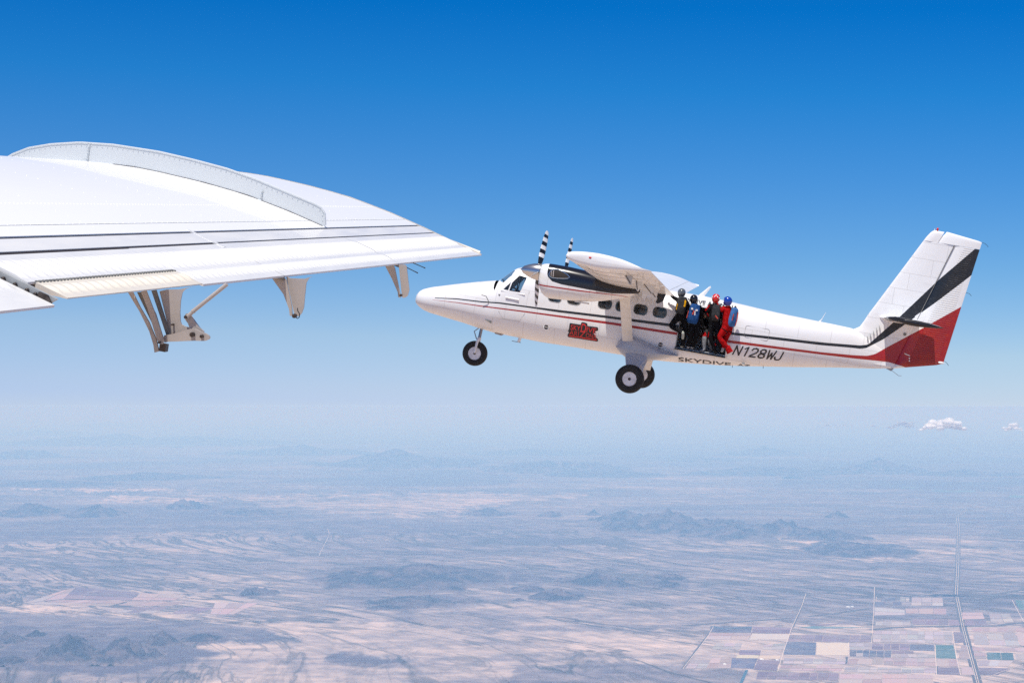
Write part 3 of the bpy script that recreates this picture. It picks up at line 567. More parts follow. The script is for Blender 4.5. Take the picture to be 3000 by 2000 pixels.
# upright curved fence
YF = -1.705
FXp = [-1.60, -1.56, -1.475, -1.367, -1.23, -1.064, -0.842, -0.67, -0.508, -0.37, -0.2, -0.075, -0.04, -0.018, -0.008]
FZp = [0.038, 0.078, 0.125, 0.160, 0.190, 0.206, 0.2095, 0.200, 0.186, 0.163, 0.125, 0.098, 0.086, 0.062, 0.012]
b = MB(); bot = [(x, top(x) - 0.003) for x in np.linspace(-0.008, -1.60, 50)]
xs = list(np.linspace(-1.60, -0.1, 60)) + [-0.075, -0.055, -0.04, -0.028, -0.018, -0.012, -0.008]
tz_ = [float(np.interp(x, FXp, FZp)) for x in xs]
tpz = list(zip(xs, tz_))
n = len(tpz); base = [(x, top(x) - 0.003) for x, _ in tpz]
for y0, y1 in ((YF - 0.0015, YF + 0.0015),):
    V = [(x, y0, z) for x, z in base] + [(x, y0, z) for x, z in tpz] + [(x, y1, z) for x, z in base] + [(x, y1, z) for x, z in tpz]; Fc = []
    for i in range(n - 1):
        Fc += [(i, i + 1, n + i + 1, n + i), (2 * n + i, 3 * n + i, 3 * n + i + 1, 2 * n + i + 1), (n + i, n + i + 1, 3 * n + i + 1, 3 * n + i)]
    Fc += [(0, n, 3 * n, 2 * n), (n - 1, 3 * n - 1, 4 * n - 1, 2 * n - 1)]
    b.add(V, Fc)
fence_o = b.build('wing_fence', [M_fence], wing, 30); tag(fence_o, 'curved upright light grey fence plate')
b = MB(); L_ = []
for i in range(n - 1):
    a_, c_ = Vector((tpz[i][0], 0, tpz[i][1])), Vector((tpz[i + 1][0], 0, tpz[i + 1][1])); L_.append((a_, c_))
edge = [Vector((x, YF, z)) for x, z in tpz]
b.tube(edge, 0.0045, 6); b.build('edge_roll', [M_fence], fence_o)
b = MB(); acc = 0
for i in range(n - 1):
    p, q = edge[i], edge[i + 1]; d = (q - p); acc += d.length
    if acc > 0.022:
        acc = 0; t = d.normalized(); nn = Vector((t.z, 0, -t.x)); 
        if nn.z > 0 and i < n - 8: nn = -nn
        c = q + nn * 0.012
        b.ball((c.x, YF - 0.0018, c.z), 0.0026, 4)
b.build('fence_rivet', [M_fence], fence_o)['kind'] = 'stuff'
for x0 in (-1.18, -0.326):
    z0, z1 = top(x0), (0.19 if x0 < -1 else 0.118); b = MB()
    b.box(x0 + 0.004, x0 + 0.0055, YF - 0.006, YF - 0.0015, z0, z1); b.box(x0 - 0.006, x0 + 0.0055, YF - 0.003, YF - 0.0015, z0, z1); b.box(x0 - 0.014, x0 + 0.008, YF - 0.014, YF - 0.0015, z0 - 0.002, z0 + 0.004)
    z = z0 + 0.012
    while z < z1: b.ball((x0 - 0.001, YF - 0.004, z), 0.003, 4); z += 0.014
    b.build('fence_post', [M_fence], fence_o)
for y in (-1.7385, -3.356):
    b = MB(); b.prism([(x, top(x) - 0.0012) for x in np.linspace(0.1, 0.365, 14)] + [(0.365, -0.115), (0.1, -0.06)], y - 0.0045, y + 0.0045); b.build('panel_seam', [M_brkd], wing, 0)
b = MB(); b.tube([(x, YF - 0.004, top(x) + 0.0005) for x in np.linspace(-1.05, -0.02, 40)], 0.0016, 5); b.build('fence_sealant', [M_shade_seal], fence_o)
# hinge brackets under the trailing edge
def bracket(name, y, polys, mats_, label=None, bolts=()):
    r = None
    b = MB()
    for poly, dy, th, mi in polys: b.prism(poly, y + dy - th / 2, y + dy + th / 2, mi)
    o = b.build(name, mats_, wing, 30)
    if bolts:
        c = MB()
        for x, z, r_, dy in bolts: c.lathe([(-0.012, r_), (0.004, r_), (0.006, r_ * 0.6)], (x, y + dy, z), 'y', 10)
        c.build('pivot_bolt', [M_steel], o)
    if label: tag(o, label)
    return o
mm = [M_brk, M_brkd, M_shade_seal]
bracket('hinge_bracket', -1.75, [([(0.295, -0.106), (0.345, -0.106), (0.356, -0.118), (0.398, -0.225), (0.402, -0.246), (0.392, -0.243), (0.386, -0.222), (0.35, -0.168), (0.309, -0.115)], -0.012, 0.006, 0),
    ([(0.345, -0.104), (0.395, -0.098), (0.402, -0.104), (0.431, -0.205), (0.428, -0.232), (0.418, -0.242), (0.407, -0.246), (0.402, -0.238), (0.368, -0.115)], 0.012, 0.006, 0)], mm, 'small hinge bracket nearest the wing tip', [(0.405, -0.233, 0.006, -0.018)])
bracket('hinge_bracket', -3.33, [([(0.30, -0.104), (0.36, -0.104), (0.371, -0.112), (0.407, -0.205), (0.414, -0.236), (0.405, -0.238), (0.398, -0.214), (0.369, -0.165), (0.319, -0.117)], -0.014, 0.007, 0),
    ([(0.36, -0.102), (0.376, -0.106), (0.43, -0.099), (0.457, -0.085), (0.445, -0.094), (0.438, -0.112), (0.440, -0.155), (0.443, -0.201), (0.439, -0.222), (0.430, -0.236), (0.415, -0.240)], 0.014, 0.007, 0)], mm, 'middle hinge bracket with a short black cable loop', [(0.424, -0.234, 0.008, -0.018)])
b = MB(); b.tube([(0.428, -3.345, -0.205), (0.432, -3.35, -0.214), (0.441, -3.35, -0.224), (0.4415, -3.35, -0.236), (0.436, -3.35, -0.2415), (0.424, -3.345, -0.238)], 0.0017, 6); b.build('cable', [M_black], wing)
YI = -4.48
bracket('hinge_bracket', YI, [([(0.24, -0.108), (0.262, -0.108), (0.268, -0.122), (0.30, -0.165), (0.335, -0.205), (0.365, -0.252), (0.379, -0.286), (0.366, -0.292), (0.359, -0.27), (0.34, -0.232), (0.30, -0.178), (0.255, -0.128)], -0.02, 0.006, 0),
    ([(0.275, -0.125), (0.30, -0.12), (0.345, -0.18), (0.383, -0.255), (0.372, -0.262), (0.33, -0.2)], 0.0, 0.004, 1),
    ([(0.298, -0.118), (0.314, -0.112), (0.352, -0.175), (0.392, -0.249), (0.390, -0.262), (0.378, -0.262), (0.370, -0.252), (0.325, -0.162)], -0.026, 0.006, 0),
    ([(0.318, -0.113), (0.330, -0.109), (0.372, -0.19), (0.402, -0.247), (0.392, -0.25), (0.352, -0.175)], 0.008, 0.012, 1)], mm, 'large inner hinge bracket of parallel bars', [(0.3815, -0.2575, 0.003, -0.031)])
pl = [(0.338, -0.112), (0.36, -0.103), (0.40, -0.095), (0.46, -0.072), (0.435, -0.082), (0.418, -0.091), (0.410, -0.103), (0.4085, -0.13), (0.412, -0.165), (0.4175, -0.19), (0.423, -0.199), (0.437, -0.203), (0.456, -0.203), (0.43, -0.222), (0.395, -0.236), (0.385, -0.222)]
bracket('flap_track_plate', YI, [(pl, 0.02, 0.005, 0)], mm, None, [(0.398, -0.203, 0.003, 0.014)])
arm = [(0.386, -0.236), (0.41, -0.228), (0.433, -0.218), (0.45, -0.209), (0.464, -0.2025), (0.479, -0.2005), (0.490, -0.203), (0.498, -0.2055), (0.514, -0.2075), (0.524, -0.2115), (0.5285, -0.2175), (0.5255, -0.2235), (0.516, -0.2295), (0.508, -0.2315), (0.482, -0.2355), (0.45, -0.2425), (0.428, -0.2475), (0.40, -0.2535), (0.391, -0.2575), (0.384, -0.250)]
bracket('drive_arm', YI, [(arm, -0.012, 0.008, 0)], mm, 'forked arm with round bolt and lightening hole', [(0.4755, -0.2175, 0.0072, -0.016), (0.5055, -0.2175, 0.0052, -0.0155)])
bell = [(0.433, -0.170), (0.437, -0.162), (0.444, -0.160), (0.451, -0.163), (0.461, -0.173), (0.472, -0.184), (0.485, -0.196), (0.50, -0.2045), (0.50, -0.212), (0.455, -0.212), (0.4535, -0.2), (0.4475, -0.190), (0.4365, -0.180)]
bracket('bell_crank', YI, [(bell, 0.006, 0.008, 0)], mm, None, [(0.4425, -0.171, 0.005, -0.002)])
b = MB(); b.tube([(0.445, YI - 0.004, -0.171), (0.462, YI - 0.004, -0.149)], [0.0065, 0.0055], 10); b.tube([(0.462, YI - 0.004, -0.149), (0.552, YI + 0.0, -0.052), (0.60, YI + 0.0, 0.0)][:2], 0.0062, 10)
b.tube([(0.460, YI - 0.004, -0.1515), (0.4625, YI - 0.004, -0.1485)], 0.0072, 10)
b.build('push_rod', [M_brk], wing)
b = MB(); b.box(0.378, 0.398, YI - 0.022, YI + 0.002, -0.285, -0.262); b.build('roller', [M_steel], wing, 0)
# static wicks trailing from the tip panel
for (x0, z0, y0, x1, z1) in ((0.345, -0.098, -1.70, 0.448, -0.128), (0.345, -0.098, -1.48, 0.425, -0.116)):
    b = MB(); p, q = Vector((x0, y0, z0)), Vector((x1, y0, z1)); b.tube([p, p.lerp(q, 0.8), q], [0.0022, 0.0019, 0.0026], 6); b.build('static_wick', [M_black], wing)
# ------------------------------------------------------------------ twin engined jump aircraft
# axes: x aft, y to its right (away from the camera), z up, metres, origin under the nose
RB = np.array([[0.972713, 0.155986, 0.171752], [0.175982, -0.01362, -0.984299], [-0.151198, 0.987665, -0.040699]])
TB = np.array([-3.0648, 0.2415, 55.0054])
Rp = W3 @ RB; Tp = W3 @ TB
MPL = Matrix([[*Rp[i], Tp[i]] for i in range(3)] + [[0, 0, 0, 1]])
plane = empty('aircraft', None, MPL)
tag(plane, 'white high wing twin propeller jump aircraft with black and red stripes flying over the desert', 'aircraft')
BU = [(0.61, 1.657), (1.27, 1.75), (2.05, 1.80), (2.56, 1.858), (3.41, 1.898), (4.35, 1.947), (5.75, 2.026), (6.12, 2.043), (7.5, 2.115), (9.28, 2.176), (10.37, 2.25), (11.85, 2.335), (12.6, 2.405), (12.95, 2.44), (13.158, 2.51), (13.886, 3.441), (14.765, 4.656), (15.74, 5.86), (16, 6.2)]
BL = [(0.61, 1.652), (1.27, 1.734), (2.05, 1.778), (2.56, 1.832), (3.41, 1.866), (4.35, 1.893), (5.75, 1.967), (6.12, 1.983), (7.5, 2.045), (9.28, 2.12), (10.37, 2.187), (11.85, 2.268), (12.6, 2.335), (12.95, 2.36), (13.12, 2.40), (13.55, 2.731), (14.054, 3.235), (14.867, 4.085), (15.61, 4.905), (16, 5.4)]
RU = [(0.54, 1.593), (1.29, 1.648), (2.06, 1.682), (2.59, 1.713), (3.43, 1.757), (4.38, 1.802), (5.78, 1.868), (6.15, 1.879), (7.54, 1.907), (9.27, 1.957), (10.41, 2.003), (11.9, 2.068), (12.8, 2.14), (13.19, 2.19), (13.402, 2.28), (13.70, 2.536), (14.587, 3.241), (14.762, 3.39), (15.517, 4.017), (16, 4.4)]
RL = [(0.54, 1.586), (1.29, 1.628), (2.07, 1.65), (2.59, 1.676), (3.44, 1.715), (4.38, 1.748), (5.78, 1.797), (6.15, 1.805), (7.54, 1.832), (9.27, 1.88), (10.41, 1.93), (11.9, 2.0), (12.82, 2.05), (13.8, 2.12), (14.3, 2.06), (14.5, 1.9), (16, 1.8)]
def body_paint(name, bead=False, base=(0.80, 0.80, 0.80), panels=(0.93, 0.47)):
    m = white_paint(name, 0.08, base, (2.0, 2.0, 6.0), 0.05, panels); T = NT(m)
    white = [l for l in T.l if l.to_socket == T.b.inputs['Base Color']][0].from_socket
    tc = T.new('ShaderNodeTexCoord').outputs['Object']; s = T.new('ShaderNodeSeparateXYZ'); T.l.new(tc, s.inputs[0]); X, Z = s.outputs[0], s.outputs[2]
    cv = lambda P: T.curve(X, P, 0, 16, 1, 7)
    def band(up, lo, xs):
        a = T.math('GREATER_THAN', cv(up), Z); c = T.math('GREATER_THAN', Z, cv(lo)); d = T.math('GREATER_THAN', X, xs)
        return T.math('MULTIPLY', T.math('MULTIPLY', a, c), d)
    n = T.noise(tc, 9.0, 4, 0.7)
    blk = T.mix(T.sstep(n, 0.45, 0.75), (0.010, 0.011, 0.014), (0.03, 0.03, 0.034)); red = T.mix(T.sstep(n, 0.4, 0.75), (0.32, 0.008, 0.014), (0.40, 0.02, 0.004))
    BU2 = [(x, z + (0.009 if x < 13 else 0)) for x, z in BU]; BL2 = [(x, z - (0.006 if x < 13 else 0)) for x, z in BL]
    c = T.mix(band(BU2, BL2, 0.61), white, blk); c = T.mix(band(RU, RL, 0.54), c, red)
    T.l.new(c, T.b.inputs['Base Color'])
    if bead:
        w = T.math('SINE', T.math('MULTIPLY', Z, 2 * math.pi / 0.062)); w = T.sstep(w, 0.2, 1.0)
        hx = T.math('MULTIPLY_ADD', T.math('SUBTRACT', Z, 3.641), 0.286, 14.433 + 0.30); tx = T.math('MULTIPLY_ADD', T.math('SUBTRACT', Z, 2.397), 0.1263, 15.321 - 0.15)
        k = T.math('MULTIPLY', T.math('GREATER_THAN', X, hx), T.math('LESS_THAN', X, tx))
        bp = T.new('ShaderNodeBump'); bp.inputs['Distance'].default_value = 0.02; bp.inputs['Strength'].default_value = 1.0
        T.l.new(T.math('MULTIPLY', w, k), bp.inputs['Height']); T.l.new(bp.outputs[0], T.b.inputs['Normal'])
    return m
M_body = body_paint('striped_body_paint'); M_rud = body_paint('striped_rudder_paint', True, panels=None)
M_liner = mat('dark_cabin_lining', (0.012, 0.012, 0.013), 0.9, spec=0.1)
M_w = white_paint('white_aircraft_paint', 0.08, (0.80, 0.80, 0.80), (2, 2, 5), 0.05)
M_under = white_paint('grimy_white_paint', 0.3, (0.66, 0.65, 0.63), (1.2, 6, 6))
M_grey = white_paint('light_grey_fairing_paint', 0.08, (0.43, 0.45, 0.49), (2, 2, 5))
M_tyre = mat('tyre_rubber', (0.016, 0.015, 0.015), 0.75, noise=0.4, nscale=6); M_rim = mat('white_wheel_rim', (0.72, 0.72, 0.74), 0.4, noise=0.2)
M_metal = mat('polished_spinner_metal', (0.62, 0.60, 0.58), 0.22, metal=0.9); M_oleo = mat('oleo_steel', (0.25, 0.25, 0.27), 0.3, metal=0.8)
M_blk = mat('gloss_black_paint', (0.012, 0.012, 0.014), 0.3, spec=0.5); M_red = mat('red_lens', (0.6, 0.02, 0.015), 0.25)
M_ink = mat('black_lettering_paint', (0.014, 0.014, 0.018), 0.4); M_redp = mat('red_logo_paint', (0.68, 0.035, 0.035), 0.45, noise=0.25, nscale=14)
def glass(name, col, alpha):
    m = mat(name, col, 0.06, spec=0.9); m.node_tree.nodes['Principled BSDF'].inputs['Alpha'].default_value = alpha; return m
M_glass = glass('tinted_cabin_glass', (0.012, 0.016, 0.02), 0.8); M_cglass = glass('cockpit_glass', (0.03, 0.045, 0.06), 0.32)
# fuselage form: station, top, bottom, half width, squareness
FTX = [-0.05, -0.034, 0.04, 0.13, 0.26, 0.45, 0.66, 1.0, 1.3, 1.8, 2.34, 2.40, 2.55, 2.70, 2.83, 2.95, 3.2, 3.8, 5.0, 7.8, 8.55, 9.2, 9.9, 10.74, 11.6, 12.08, 12.68, 13.2, 13.9]
FTZ = [1.52, 1.66, 1.77, 1.84, 1.90, 1.97, 2.03, 2.135, 2.222, 2.36, 2.492, 2.53, 2.69, 2.83, 2.935, 2.975, 3.02, 3.05, 3.065, 3.068, 3.062, 3.035, 2.99, 2.948, 2.922, 2.912, 2.885, 2.70, 2.45]
FBX = [-0.05, -0.03, 0.05, 0.215, 0.41, 0.95, 1.5, 1.96, 2.47, 3.1, 3.9, 4.6, 5.8, 7.3, 7.9, 9.13, 10.0, 11.2, 12.39, 13.39, 13.95]
FBZ = [1.50, 1.42, 1.335, 1.245, 1.19, 1.13, 1.069, 1.0, 0.944, 0.935, 0.92, 0.94, 0.962, 0.992, 1.041, 1.177, 1.308, 1.50, 1.705, 1.856, 1.958]
FWX = [-0.05, -0.03, 0.04, 0.15, 0.3, 0.66, 1.3, 1.8, 2.4, 3.0, 3.6, 4.5, 8.6, 9.3, 10, 11, 12, 12.7, 13.3, 13.95]
FWY = [0.02, 0.12, 0.22, 0.31, 0.38, 0.50, 0.63, 0.71, 0.79, 0.85, 0.875, 0.88, 0.88, 0.85, 0.76, 0.57, 0.36, 0.22, 0.12, 0.07]
FNX = [0, 1.3, 3.0, 4.0, 8.6, 10.5, 13.9]; FNY = [2.0, 2.25, 2.7, 2.9, 2.9, 2.5, 2.2]
def fsec(x):
    t, b_, w, n = (float(np.interp(x, a, c)) for a, c in ((FTX, FTZ), (FBX, FBZ), (FWX, FWY), (FNX, FNY))); return (t + b_) / 2, (t - b_) / 2, w, n
def fring(x, off=0.0, seg=96):
    zc, h, w, n = fsec(x); h -= off; w -= off; out = []
    for k in range(seg):
        a = 2 * math.pi * k / seg; c, s = math.cos(a), math.sin(a)
        out.append((x, w * math.copysign(abs(c) ** (2 / n), c), zc + h * math.copysign(abs(s) ** (2 / n), s)))
    return out
def side_y(x, z, off=0.0):
    zc, h, w, n = fsec(x); h -= off; w -= off; u = min(1.0, abs((z - zc) / h)); return -w * (1 - u ** n) ** (1 / n)
def bool_diff(o, cutters):
    for c in cutters:
        md = o.modifiers.new('cut', 'BOOLEAN'); md.operation = 'DIFFERENCE'; md.solver = 'EXACT'; md.object = c
    dg = bpy.context.evaluated_depsgraph_get(); me = bpy.data.meshes.new_from_object(o.evaluated_get(dg)); o.modifiers.clear(); old = o.data; o.data = me; bpy.data.meshes.remove(old)
    for c in cutters: d = c.data; bpy.data.objects.remove(c); bpy.data.meshes.remove(d)
def rrect(cx, cz, w, h, r, n=6):
    P = []
    for sx_, sz_, a0 in ((1, 1, 0), (-1, 1, 90), (-1, -1, 180), (1, -1, 270)):
        for i in range(n + 1):
            a = R_(a0 + 90 * i / n); P.append((cx + sx_ * (w / 2 - r) + r * math.cos(a), cz + sz_ * (h / 2 - r) + r * math.sin(a)))
    return P
xs = sorted(set([-0.05, -0.045, -0.03, 0.0, 0.04, 0.08, 0.13, 0.19, 0.26, 0.35, 0.45, 0.55] + list(np.arange(0.66, 2.3, 0.12)) + list(np.arange(2.3, 3.1, 0.05)) + list(np.arange(3.1, 9, 0.25)) + list(np.arange(9, 13.9, 0.18)) + [13.92]))
# thin smoothing of the stations so the skin has no kinks
hull = MB(); hull.loft([fring(float(x)) for x in xs]); fus = hull.build('fuselage', [M_body, M_liner], plane, 0)
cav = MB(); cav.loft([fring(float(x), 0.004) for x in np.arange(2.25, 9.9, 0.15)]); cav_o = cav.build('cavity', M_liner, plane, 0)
WINS = [(4.16, 2.305), (4.72, 2.325), (5.618, 2.358), (6.13, 2.365), (6.656, 2.372), (7.21, 2.385)]
SIDEW = [(3.004, 2.735), (3.235, 2.712), (3.125, 2.255), (2.80, 2.25), (2.84, 2.50)]
TRIW = [(2.805, 2.51), (2.765, 2.255), (2.615, 2.262)]
WSH = [(0.05, 2.55), (0.05, 2.875), (0.44, 2.85), (0.60, 2.70), (0.66, 2.45), (0.35, 2.50)]
cw = MB()
for x, z in WINS: cw.prism(rrect(x, z, 0.385, 0.285, 0.11), -1.2, 1.2)
cw.prism(SIDEW, -1.2, 1.2); cw.prism(TRIW, -1.2, 1.2)
DOOR = [(7.815, 1.475), (9.245, 1.51), (9.235, 2.30), (9.19, 2.60), (9.08, 2.735), (7.93, 2.75), (7.83, 2.65)]
cw.prism(DOOR, -1.2, -0.40)
cut1 = cw.build('cutter', M_liner, plane, 0)
c2 = MB()
for s_ in (1, -1): c2.prism([(s_ * y, z) for y, z in WSH], 2.2, 2.97, 0, 0)
cut2 = c2.build('cutter', M_liner, plane, 0)
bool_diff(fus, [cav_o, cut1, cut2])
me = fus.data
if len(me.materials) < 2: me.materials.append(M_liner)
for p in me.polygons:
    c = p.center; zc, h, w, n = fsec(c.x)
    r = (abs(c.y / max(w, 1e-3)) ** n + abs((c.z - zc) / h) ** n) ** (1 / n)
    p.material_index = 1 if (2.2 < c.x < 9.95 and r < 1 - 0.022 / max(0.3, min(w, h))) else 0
smooth(me, 32)
def pane(poly, fy, name, m, parent, off=0.018, K=5):
    """sheet that follows the skin: poly in (x, z)"""
    cx = sum(p[0] for p in poly) / len(poly); cz = sum(p[1] for p in poly) / len(poly); b = MB(); n = len(poly); V = [(cx, fy(cx, cz) , cz)]
    for k in range(1, K + 1):
        t = k / K * 1.03
        for x, z in poly: X, Z = cx + (x - cx) * t, cz + (z - cz) * t; V.append((X, fy(X, Z), Z))
    Fc = [(0, 1 + i, 1 + (i + 1) % n) for i in range(n)]
    for k in range(K - 1):
        for i in range(n): j = (i + 1) % n; Fc.append((1 + k * n + i, 1 + (k + 1) * n + i, 1 + (k + 1) * n + j, 1 + k * n + j))
    b.add(V, Fc); return b.build(name, m, parent, 60)
for sgn in (1, -1):
    for x, z in WINS: pane(rrect(x, z, 0.385, 0.285, 0.11), lambda X, Z, s=sgn: s * side_y(X, Z, 0.02), 'window', M_glass, plane)
    pane(SIDEW, lambda X, Z, s=sgn: s * side_y(X, Z, 0.02), 'cockpit_window', M_cglass, plane); pane(TRIW, lambda X, Z, s=sgn: s * side_y(X, Z, 0.02), 'quarter_window', M_cglass, plane)
def front_x(y, z, off=0.02):
    a, c = 2.0, 3.1
    for _ in range(30):
        m_ = (a + c) / 2; zc, h, w, n = fsec(m_); h -= off; w -= off
        if abs(y / w) ** n + abs((z - zc) / h) ** n > 1: a = m_
        else: c = m_
    return c
for sgn in (1, -1):
    cyw, czw = 0.33, 2.68; b = MB(); V = []; n = 0; ring = []
    P = []
    for i in range(len(WSH)):
        p, q = WSH[i], WSH[(i + 1) % len(WSH)]
        for t in (0, 0.33, 0.66): P.append((p[0] + (q[0] - p[0]) * t, p[1] + (q[1] - p[1]) * t))
    n = len(P); V = [(front_x(cyw, czw), sgn * cyw, czw)]
    for k in range(1, 6):
        for y, z in P: Y, Z = cyw + (y - cyw) * k / 5 * 1.03, czw + (z - czw) * k / 5 * 1.03; V.append((front_x(Y, Z), sgn * Y, Z))
    Fc = [(0, 1 + i, 1 + (i + 1) % n) for i in range(n)]
    for k in range(4):
        for i in range(n): j = (i + 1) % n; Fc.append((1 + k * n + i, 1 + (k + 1) * n + i, 1 + (k + 1) * n + j, 1 + k * n + j))
    b.add(V, Fc); b.build('windshield', M_cglass, plane, 60)
# window surrounds, door frame, cabin floor, seats
for x, z in WINS:
    b = MB(); P = rrect(x, z, 0.40, 0.30, 0.115, 5); b.tube([(a, side_y(a, c) - 0.001, c) for a, c in P + P[:1]], 0.0075, 5); b.build('window_rim', M_prim, plane, 60)
b = MB(); P = []
for i in range(len(DOOR)):
    p, q = DOOR[i], DOOR[(i + 1) % len(DOOR)]
    for t in np.linspace(0, 1, 6)[:-1]: P.append((p[0] + (q[0] - p[0]) * t, p[1] + (q[1] - p[1]) * t))
b.tube([(a, side_y(a, c) - 0.004, c) for a, c in P + P[:1]], 0.014, 6); b.build('door_frame', M_prim, plane, 60)
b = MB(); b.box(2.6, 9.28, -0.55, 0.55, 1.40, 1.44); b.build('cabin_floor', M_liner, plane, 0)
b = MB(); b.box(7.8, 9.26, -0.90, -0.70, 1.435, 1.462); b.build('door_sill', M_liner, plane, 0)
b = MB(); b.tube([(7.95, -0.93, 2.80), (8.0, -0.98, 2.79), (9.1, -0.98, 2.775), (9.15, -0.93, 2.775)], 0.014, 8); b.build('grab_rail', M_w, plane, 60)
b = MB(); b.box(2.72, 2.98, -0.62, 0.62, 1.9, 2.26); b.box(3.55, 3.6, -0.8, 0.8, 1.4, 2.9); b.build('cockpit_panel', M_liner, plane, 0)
for yy in (-0.36, 0.36):
    b = MB(); b.box(3.18, 3.5, yy - 0.22, yy + 0.22, 1.75, 1.85); b.prism([(3.42, 1.8), (3.5, 1.8), (3.55, 2.62), (3.49, 2.62)], yy - 0.2, yy + 0.2); b.build('pilot_seat', M_liner, plane, 20)
for P in ([(3.0, -0.70, 2.26), (2.98, -0.68, 2.70)], [(2.98, 0.68, 2.70), (3.0, 0.70, 2.26)], [(2.93, 0, 2.50), (3.02, 0, 2.90)]):
    b = MB(); b.tube(P, 0.016, 6); b.build('cockpit_post', M_liner, plane)
# ---- wing of the far aircraft
def wz(y): return 3.49 - 0.0524 * (9.9 - abs(y))
KX = (7.55 - 5.46) / 2.015
def wloop(x0, x1, y, dz=0.0, n=22): return [(5.46 + (x + 1.65) * KX, y, z + wz(y) + dz) for x, _, z in wing_loop(x0, x1, n=n)]
def wtw(rings): return rings
yy = [-9.86, -8, -6, -4, -2.85, -1.5, 0, 1.5, 2.85, 4, 6, 8, 9.86]
b = MB(); b.loft([wloop(-1.65, 0.0, y) for y in yy])
for s_ in (-1, 1):
    rr = []
    for dy, k in ((0.0, 1.0), (0.05, 0.97), (0.09, 0.88), (0.115, 0.7), (0.125, 0.35)):
        base = wloop(-1.65, 0.365, s_ * 9.86); cx = 6.5; cz = wz(9.9) - 0.04
        rr.append([(cx + (x - cx) * (0.985 + 0.015 * k), s_ * (9.86 + dy), cz + (z - cz) * k * (1.12 if dy else 1.0)) for x, y, z in base])
    c = MB(); c.loft(rr); c.build('wing_tip_fairing', M_w, plane, 50)
def wing_mat():
    m = white_paint('white_wing_skin_with_grimy_underside', 0.10, (0.82, 0.82, 0.82), (0.9, 3, 3), 0.08); return m
M_wing = wing_mat()
wingb = b.build('wing', [M_wing], plane, 40)
b = MB(); 
for s_ in (-1, 1):
    for ya, yb in ((1.0, 5.25), ): b.loft([wloop(0.012, 0.365, s_ * y, -0.004) for y in (ya, yb)], 0); b.build('flap', M_wing, plane, 40) if s_ == -1 else None
    if s_ == -1: b = MB()
b.build('flap', M_wing, plane, 40)
for s_ in (-1, 1):
    b = MB(); b.loft([wloop(0.012, 0.365, s_ * y) for y in (5.28, 9.84)]); b.build('aileron', M_wing, plane, 40)
b = MB(); b.ball((6.047, -9.985, 3.49), 0.022, 6, 0, (1.6, 0.6, 1.0)); b.build('navigation_light', M_red, plane)
for s_ in (-1, 1):   # thin panel lines under the wing
    b = MB()
    for y in (1.9, 3.7, 5.3, 7.2, 8.6):
        P = [(5.46 + (x + 1.65) * KX, s_ * y, low(x) + wz(y) - 0.002) for x in np.linspace(-1.5, -0.02, 12)]; b.tube(P, 0.004, 4)
    P = [(5.46 + (-1.2 + 1.65) * KX, s_ * y, low(-1.2) + wz(y) - 0.002) for y in (1, 9.8)]; b.tube(P, 0.004, 4)
    P = [(5.46 + (-0.25 + 1.65) * KX, s_ * y, low(-0.25) + wz(y) - 0.002) for y in (1, 9.8)]; b.tube(P, 0.005, 4)
    b.build('skin_seam', M_brkd, plane)
for s_ in (-1, 1):
    for y, P, m_ in ((8.15, [(6.66, 3.33), (6.96, 3.33), (6.95, 3.12), (6.95, 3.01), (6.90, 3.03), (6.80, 3.15)], M_grey), (6.3, [(6.80, 3.24), (7.05, 3.24), (7.04, 3.0), (6.98, 2.88), (6.92, 2.93), (6.87, 3.08)], M_under),
                     (5.3, [(6.9, 3.18), (7.4, 3.2), (7.28, 3.02), (7.27, 2.85), (7.22, 2.72), (7.15, 2.80), (7.10, 2.70), (7.02, 2.74), (7.0, 2.95)], M_under), (3.9, [(6.95, 3.1), (7.4, 3.12), (7.3, 2.98), (7.28, 2.76), (7.2, 2.68), (7.14, 2.8), (7.05, 2.9)], M_under),
                     (1.6, [(6.98, 2.97), (7.36, 3.0), (7.33, 2.86), (7.3, 2.72), (7.16, 2.63), (7.1, 2.66), (7.14, 2.78), (7.02, 2.84)], M_blk)):
        b = MB()
        for dy in (-0.035, 0.035): b.prism(P, s_ * y + dy - 0.01, s_ * y + dy + 0.01)
        o = b.build('hinge_bracket', m_, plane, 0)
        c = MB(); c.lathe([(-0.06, 0.004), (0.06, 0.004)], (P[4][0] - 0.01, s_ * y, P[4][1] + 0.05), 'y', 8); c.tube([(P[0][0] + 0.08, s_ * y - 0.05, P[0][1] - 0.05), (P[3][0] - 0.02, s_ * y - 0.05, P[3][1] + 0.04)], 0.01, 5); c.build('pivot_bolt', M_steel, o)
# ---- nacelles, propellers
NS = [(3.915, 3.12, 2.66, 0.24), (3.93, 3.155, 2.56, 0.29), (3.98, 3.18, 2.47, 0.33), (4.05, 3.20, 2.37, 0.36), (4.15, 3.215, 2.30, 0.38), (4.27, 3.22, 2.262, 0.39), (4.7, 3.22, 2.29, 0.40), (5.1, 3.20, 2.328, 0.40), (5.42, 3.17, 2.37, 0.39), (5.8, 3.10, 2.46, 0.36), (6.22, 3.02, 2.585, 0.28), (6.55, 2.96, 2.74, 0.15), (6.72, 2.93, 2.85, 0.04)]
mn = white_paint('nacelle_paint', 0.12, (0.80, 0.80, 0.80), (2, 2, 5), 0.05, (0.6, 0.5)); T = NT(mn); white = [l for l in T.l if l.to_socket == T.b.inputs['Base Color']][0].from_socket
tcn = T.new('ShaderNodeTexCoord').outputs['Object']; s = T.new('ShaderNodeSeparateXYZ'); T.l.new(tcn, s.inputs[0]); X, Z = s.outputs[0], s.outputs[2]
